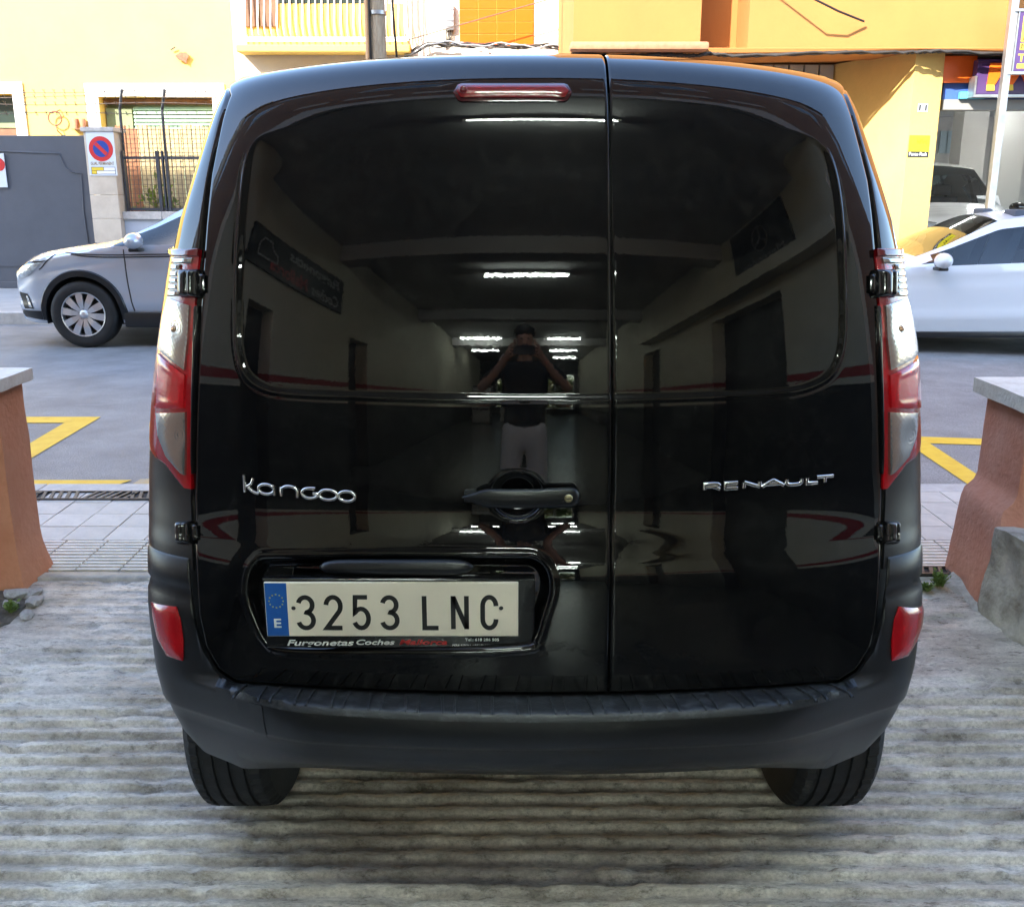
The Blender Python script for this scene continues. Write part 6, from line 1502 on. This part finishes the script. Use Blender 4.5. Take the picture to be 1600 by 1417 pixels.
# fluorescent tubes
M_TUBE = mat('garage_tube_lit', (.9, .9, .9), .4, emit=(.86, 1.0, .90), estr=32.0)
tb_list = [(.42, .15, 1.25, 'tube lamp nearest the garage door, mirrored above the crease'), (-3.6, 0.0, 1.5, 'long tube lamp in the middle of the garage ceiling'), (-7.4, -.75, 1.2, 'left tube lamp of the second garage row'), (-7.4, .75, 1.2, 'right tube lamp of the second garage row'), (-10.4, -1.7, 1.5, 'left tube lamp of the third garage row'), (-10.4, 1.3, 1.2, 'right tube lamp of the third garage row'), (-13.6, -1.9, 1.2, 'left tube lamp of the rear garage row'), (-13.6, 1.6, 1.3, 'right tube lamp of the rear garage row'), (-16.5, 1.9, 1.2, 'rearmost right tube lamp of the garage')]
for y, x, L_, lab in tb_list:
    zt_ = CZ-.005
    f = empty('tube_lamp', (x, y, zt_), label=lab, cat='lamp', group='garage ceiling lamps')
    MB().bbox(-L_/2-.03, L_/2+.03, -.05, .05, -.06, 0, .008).build('batten', M_WTRIM, f)
    MB().tube([(-L_/2, 0, -.082), (L_/2, 0, -.082)], .016, 10).build('tube', M_TUBE, f, smooth=True)
    for s in (-1, 1): MB().box(s*L_/2-.012, s*L_/2+.012, -.018, .018, -.10, -.061).build('holder', M_WTRIM, f)
# wall boards
M_BOARD = mat('board_black', (.012, .012, .014), .4)
b1 = empty('dealer_board', (LX, -1.0, 2.3), label='black dealer board on the left garage wall, mirrored in the wide door', cat='sign')
MB().bbox(LX+.003, LX+.04, -2.3, .3, 2.32, 2.84, .006).build('board', M_BOARD, b1, True)
wy = (0, 1, 0)
M_BTXT = mat('board_text_grey', (.45, .45, .45), .5)
text_obj('lettering', 'Furgonetas', (LX+.041, -2.15, 2.60), wy, uy, 1.45, .18, M_BTXT, b1, True, .003, shear=.2, bold=.02)
text_obj('lettering', 'Coches', (LX+.041, -2.15, 2.37), wy, uy, .80, .16, M_BTXT, b1, True, .003, shear=.2, bold=.02)
text_obj('lettering', 'Mallorca', (LX+.041, -1.25, 2.37), wy, uy, .95, .16, M_REDINK, b1, True, .003, shear=.2, bold=.02)
strokes_obj('car_outline', [[(0, .06), (.02, .16), (.14, .2), (.22, .3), (.42, .3), (.5, .2), (.5, .06)], [(0, .06), (.5, .06)]], .02, (LX+.041, -.45, 2.42), wy, uy, M_BTXT, b1, True, .003)
b2 = empty('emblem_board', (RX, -1.0, 2.62), label='black board with star emblem on the right garage wall, mirrored in the narrow door', cat='sign')
MB().bbox(RX-.04, RX-.003, -1.75, -.20, 2.63, 3.40, .006).build('board', M_BOARD, b2, True)
wy2 = (0, -1, 0); M_EMB = mat('emblem_grey', (.16, .16, .17), .4)
ctr = (RX-.041, -.975, 3.08)
strokes_obj('emblem', [(arc(0, 0, .19, .19, 0, 360, 40)[:-1],)]+[[(0, 0), (.18*math.cos(math.radians(90+120*k)), .18*math.sin(math.radians(90+120*k)))] for k in range(3)], .022, ctr, wy2, uy, M_EMB, b2, True, .003)
text_obj('lettering', 'Mercedes', (RX-.041, -.45, 2.70), wy2, uy, 1.05, .15, M_EMB, b2, True, .003)
# tool cabinets and parked things near the back, seen only as shapes in the mirror
def cabinet(x, y, w, d, h, m, label):
    c = empty('cabinet', (x, y, -.158), label=label, cat='cabinet')
    MB().bbox(-w/2, w/2, -d/2, d/2, 0, h, .01).build('case', m, c)
    for k in range(3): MB().bbox(-w/2+.03, w/2-.03, d/2+.001, d/2+.02, .08+k*(h-.1)/3, (k+1)*(h-.1)/3, .006).build('drawer', M_STEEL, c)
cabinet(-1.9, -12.6, .8, .5, 1.7, M_TRIM, 'dark tall cabinet at the back of the garage'); cabinet(-.9, -14.4, .7, .5, 1.4, M_STEEL, 'grey cabinet at the back of the garage')
# ================================================================== THE PHOTOGRAPHER
def skin_mesh(name, pts, edges, radii, m, parent, root=0, sub=2, smooth_=True):
    me = bpy.data.meshes.new(name); me.from_pydata(pts, edges, []); o = bpy.data.objects.new(name, me); COL.objects.link(o)
    md = o.modifiers.new('s', 'SKIN'); md.use_smooth_shade = True
    sv = me.skin_vertices[0].data
    for i, r in enumerate(radii): sv[i].radius = (r, r) if not isinstance(r, tuple) else r
    sv[root].use_root = True
    o.modifiers.new('ss', 'SUBSURF').levels = sub
    bpy.context.view_layer.update()
    m2 = bpy.data.meshes.new_from_object(o.evaluated_get(bpy.context.evaluated_depsgraph_get())); bpy.data.objects.remove(o)
    m2.materials.clear(); m2.materials.append(m); m2.polygons.foreach_set('use_smooth', [True]*len(m2.polygons))
    return link(name, m2, parent)
per = empty('person', (0, -.40, -.158), label='person in black T-shirt and pale trousers holding a phone, mirrored in the doors', cat='person')
M_SKIN = mat('skin', (.46, .25, .17), .55, var=.06, vscale=20); M_HAIR = mat('dark_hair', (.015, .012, .01), .6)
M_TEE = mat('black_cotton', (.016, .016, .018), .85); M_TROU = mat('stone_trousers', (.68, .63, .56), .85, var=.06, vscale=8)
# coordinates relative to (0,-.40,0); the phone lens is at y=+.40, z=1.46
J = {}; P_ = []; E_ = []; R__ = []
def jn(n, p, r): J[n] = len(P_); P_.append(p); R__.append(r); return J[n]
def ed(a, b): E_.append((J[a], J[b]))
jn('pel', (0, 0, .95), (.135, .09)); jn('waist', (0, .0, 1.12), (.13, .09)); jn('chest', (0, -.01, 1.32), (.165, .115)); jn('neck0', (0, 0, 1.47), .07); jn('neck', (0, .02, 1.53), .056); jn('head0', (0, .04, 1.60), .07); jn('head', (0, .05, 1.68), (.078, .09)); jn('crown', (0, .04, 1.755), .062)
for a, b in (('pel', 'waist'), ('waist', 'chest'), ('chest', 'neck0'), ('neck0', 'neck'), ('neck', 'head0'), ('head0', 'head'), ('head', 'crown')): ed(a, b)
for s, n in ((-1, 'l'), (1, 'r')):
    jn('sh'+n, (s*.19, 0, 1.42), .062); jn('ua'+n, (s*.29, .06, 1.33), .050); jn('el'+n, (s*.36, .12, 1.23), .042); jn('fa'+n, (s*.25, .24, 1.39), .037); jn('wr'+n, (s*.13, .335, 1.545), .028); jn('pa'+n, (s*.105, .355, 1.585), (.030, .020))
    ed('chest', 'sh'+n); ed('sh'+n, 'ua'+n); ed('ua'+n, 'el'+n); ed('el'+n, 'fa'+n); ed('fa'+n, 'wr'+n); ed('wr'+n, 'pa'+n)
    jn('hip'+n, (s*.095, 0, .88), .095); jn('kn'+n, (s*.12, .02, .50), .062); jn('ca'+n, (s*.125, -.01, .33), .055); jn('an'+n, (s*.13, -.02, .09), .040); jn('to'+n, (s*.15, .12, .035), .034)
    ed('pel', 'hip'+n); ed('hip'+n, 'kn'+n); ed('kn'+n, 'ca'+n); ed('ca'+n, 'an'+n); ed('an'+n, 'to'+n)
    # fingers: four curled round the phone edge and a thumb behind it
    for k, (dz, ln) in enumerate(((.045, .9), (.022, 1.0), (-.002, .95), (-.024, .78))):
        a, b, c_ = 'f%d0%s' % (k, n), 'f%d1%s' % (k, n), 'f%d2%s' % (k, n)
        jn(a, (s*.100, .378, 1.598+dz), .0095); jn(b, (s*(.100-.012), .396, 1.598+dz*1.05), .0085); jn(c_, (s*(.100-.030*ln), .404, 1.598+dz*1.1), .0075)
        ed('pa'+n, a); ed(a, b); ed(b, c_)
    jn('t0'+n, (s*.085, .352, 1.558), .011); jn('t1'+n, (s*.062, .362, 1.563), .0095); jn('t2'+n, (s*.044, .370, 1.573), .0085); ed('pa'+n, 't0'+n); ed('t0'+n, 't1'+n); ed('t1'+n, 't2'+n)
KZ = 1.04
for n_, i_ in J.items():
    if n_[:2] in ('fa', 'wr', 'pa', 'f0', 'f1', 'f2', 'f3', 't0', 't1', 't2'): continue
    P_[i_] = (P_[i_][0], P_[i_][1], P_[i_][2]*KZ)
skin_mesh('body', P_, E_, R__, M_SKIN, per)
def sub_skin(name, chain, scale, m, root):
    pts = []; rad = []; idx = {}
    for q in chain[0]: idx[q[0]] = len(pts); pts.append((q[1][0], q[1][1], q[1][2]*KZ)); rad.append(q[2])
    return skin_mesh(name, pts, [(idx[a], idx[b]) for a, b in chain[1]], rad, m, per, root)
sub_skin('t_shirt', ([('w', (0, 0, .905), (.190, .138)), ('v', (0, 0, .97), (.188, .136)), ('m', (0, 0, 1.12), (.180, .128)), ('c', (0, -.01, 1.33), (.200, .138)), ('n', (0, 0, 1.475), .098)]+[(n+str(s), p, r) for s in (-1, 1) for n, p, r in (('s', (s*.195, 0, 1.425), .080), ('u', (s*.28, .055, 1.34), .070), ('e', (s*.32, .085, 1.285), .062))],
    [('w', 'v'), ('v', 'm'), ('m', 'c'), ('c', 'n')]+[q for s in (-1, 1) for q in (('c', 's%d' % s), ('s%d' % s, 'u%d' % s), ('u%d' % s, 'e%d' % s))]), 1, M_TEE, 0)
sub_skin('trousers', ([('p', (0, 0, 1.04), (.165, .118)), ('q', (0, 0, .90), (.172, .126))]+[(n+str(s), p, r) for s in (-1, 1) for n, p, r in (('h', (s*.10, 0, .82), .112), ('k', (s*.122, .02, .50), .085), ('a', (s*.13, -.01, .12), .072))],
    [('p', 'q')]+[z for s in (-1, 1) for z in (('q', 'h%d' % s), ('h%d' % s, 'k%d' % s), ('k%d' % s, 'a%d' % s))]), 1, M_TROU, 0)
hr = ellipsoid(MB(), 0, .025, 1.735*KZ, .088, .105, .075, 20, 12).build('hair', M_HAIR, per, smooth=True)
ellipsoid(MB(), 0, .118, 1.575*KZ, .055, .03, .045).build('beard', M_HAIR, per, smooth=True)
MB().prism([(-.011, 1.655*KZ), (.011, 1.655*KZ), (.017, 1.615*KZ), (-.017, 1.615*KZ)], 'y', .12, .155).build('nose', M_SKIN, per)
for s in (-1, 1):
    ellipsoid(MB(), s*.03, .132, 1.665*KZ, .013, .010, .007).build('eye', M_DARK, per, smooth=True)
    ellipsoid(MB(), s*.082, .035, 1.65*KZ, .012, .022, .032).build('ear', M_SKIN, per, smooth=True)
    ellipsoid(MB(), s*.152, .07, .045, .05, .14, .045).build('shoe', M_DARK, per, smooth=True)
MB().tube([(-.155+.034*math.cos(a)*.72, .312+.034*math.cos(a)*.62, 1.53+.034*math.sin(a)) for a in np.linspace(0, 2*math.pi, 20)], .009, 6, cap=False).build('watch_strap', M_WHITEINK, per, smooth=True)
phn = empty('phone', (0, -.02, 1.44), label='phone held up by the person, mirrored in the doors', cat='phone')
MB().bbox(-.082, .082, -.006, .003, -.038, .038, .003).build('case', mat('phone_case', (.02, .02, .022), .6), phn)
MB().lathe([(.003, .008), (.0055, .007), (.0055, .0005)], (.0, 0, .018), 'y', 16).build('lens', M_DARK, phn)
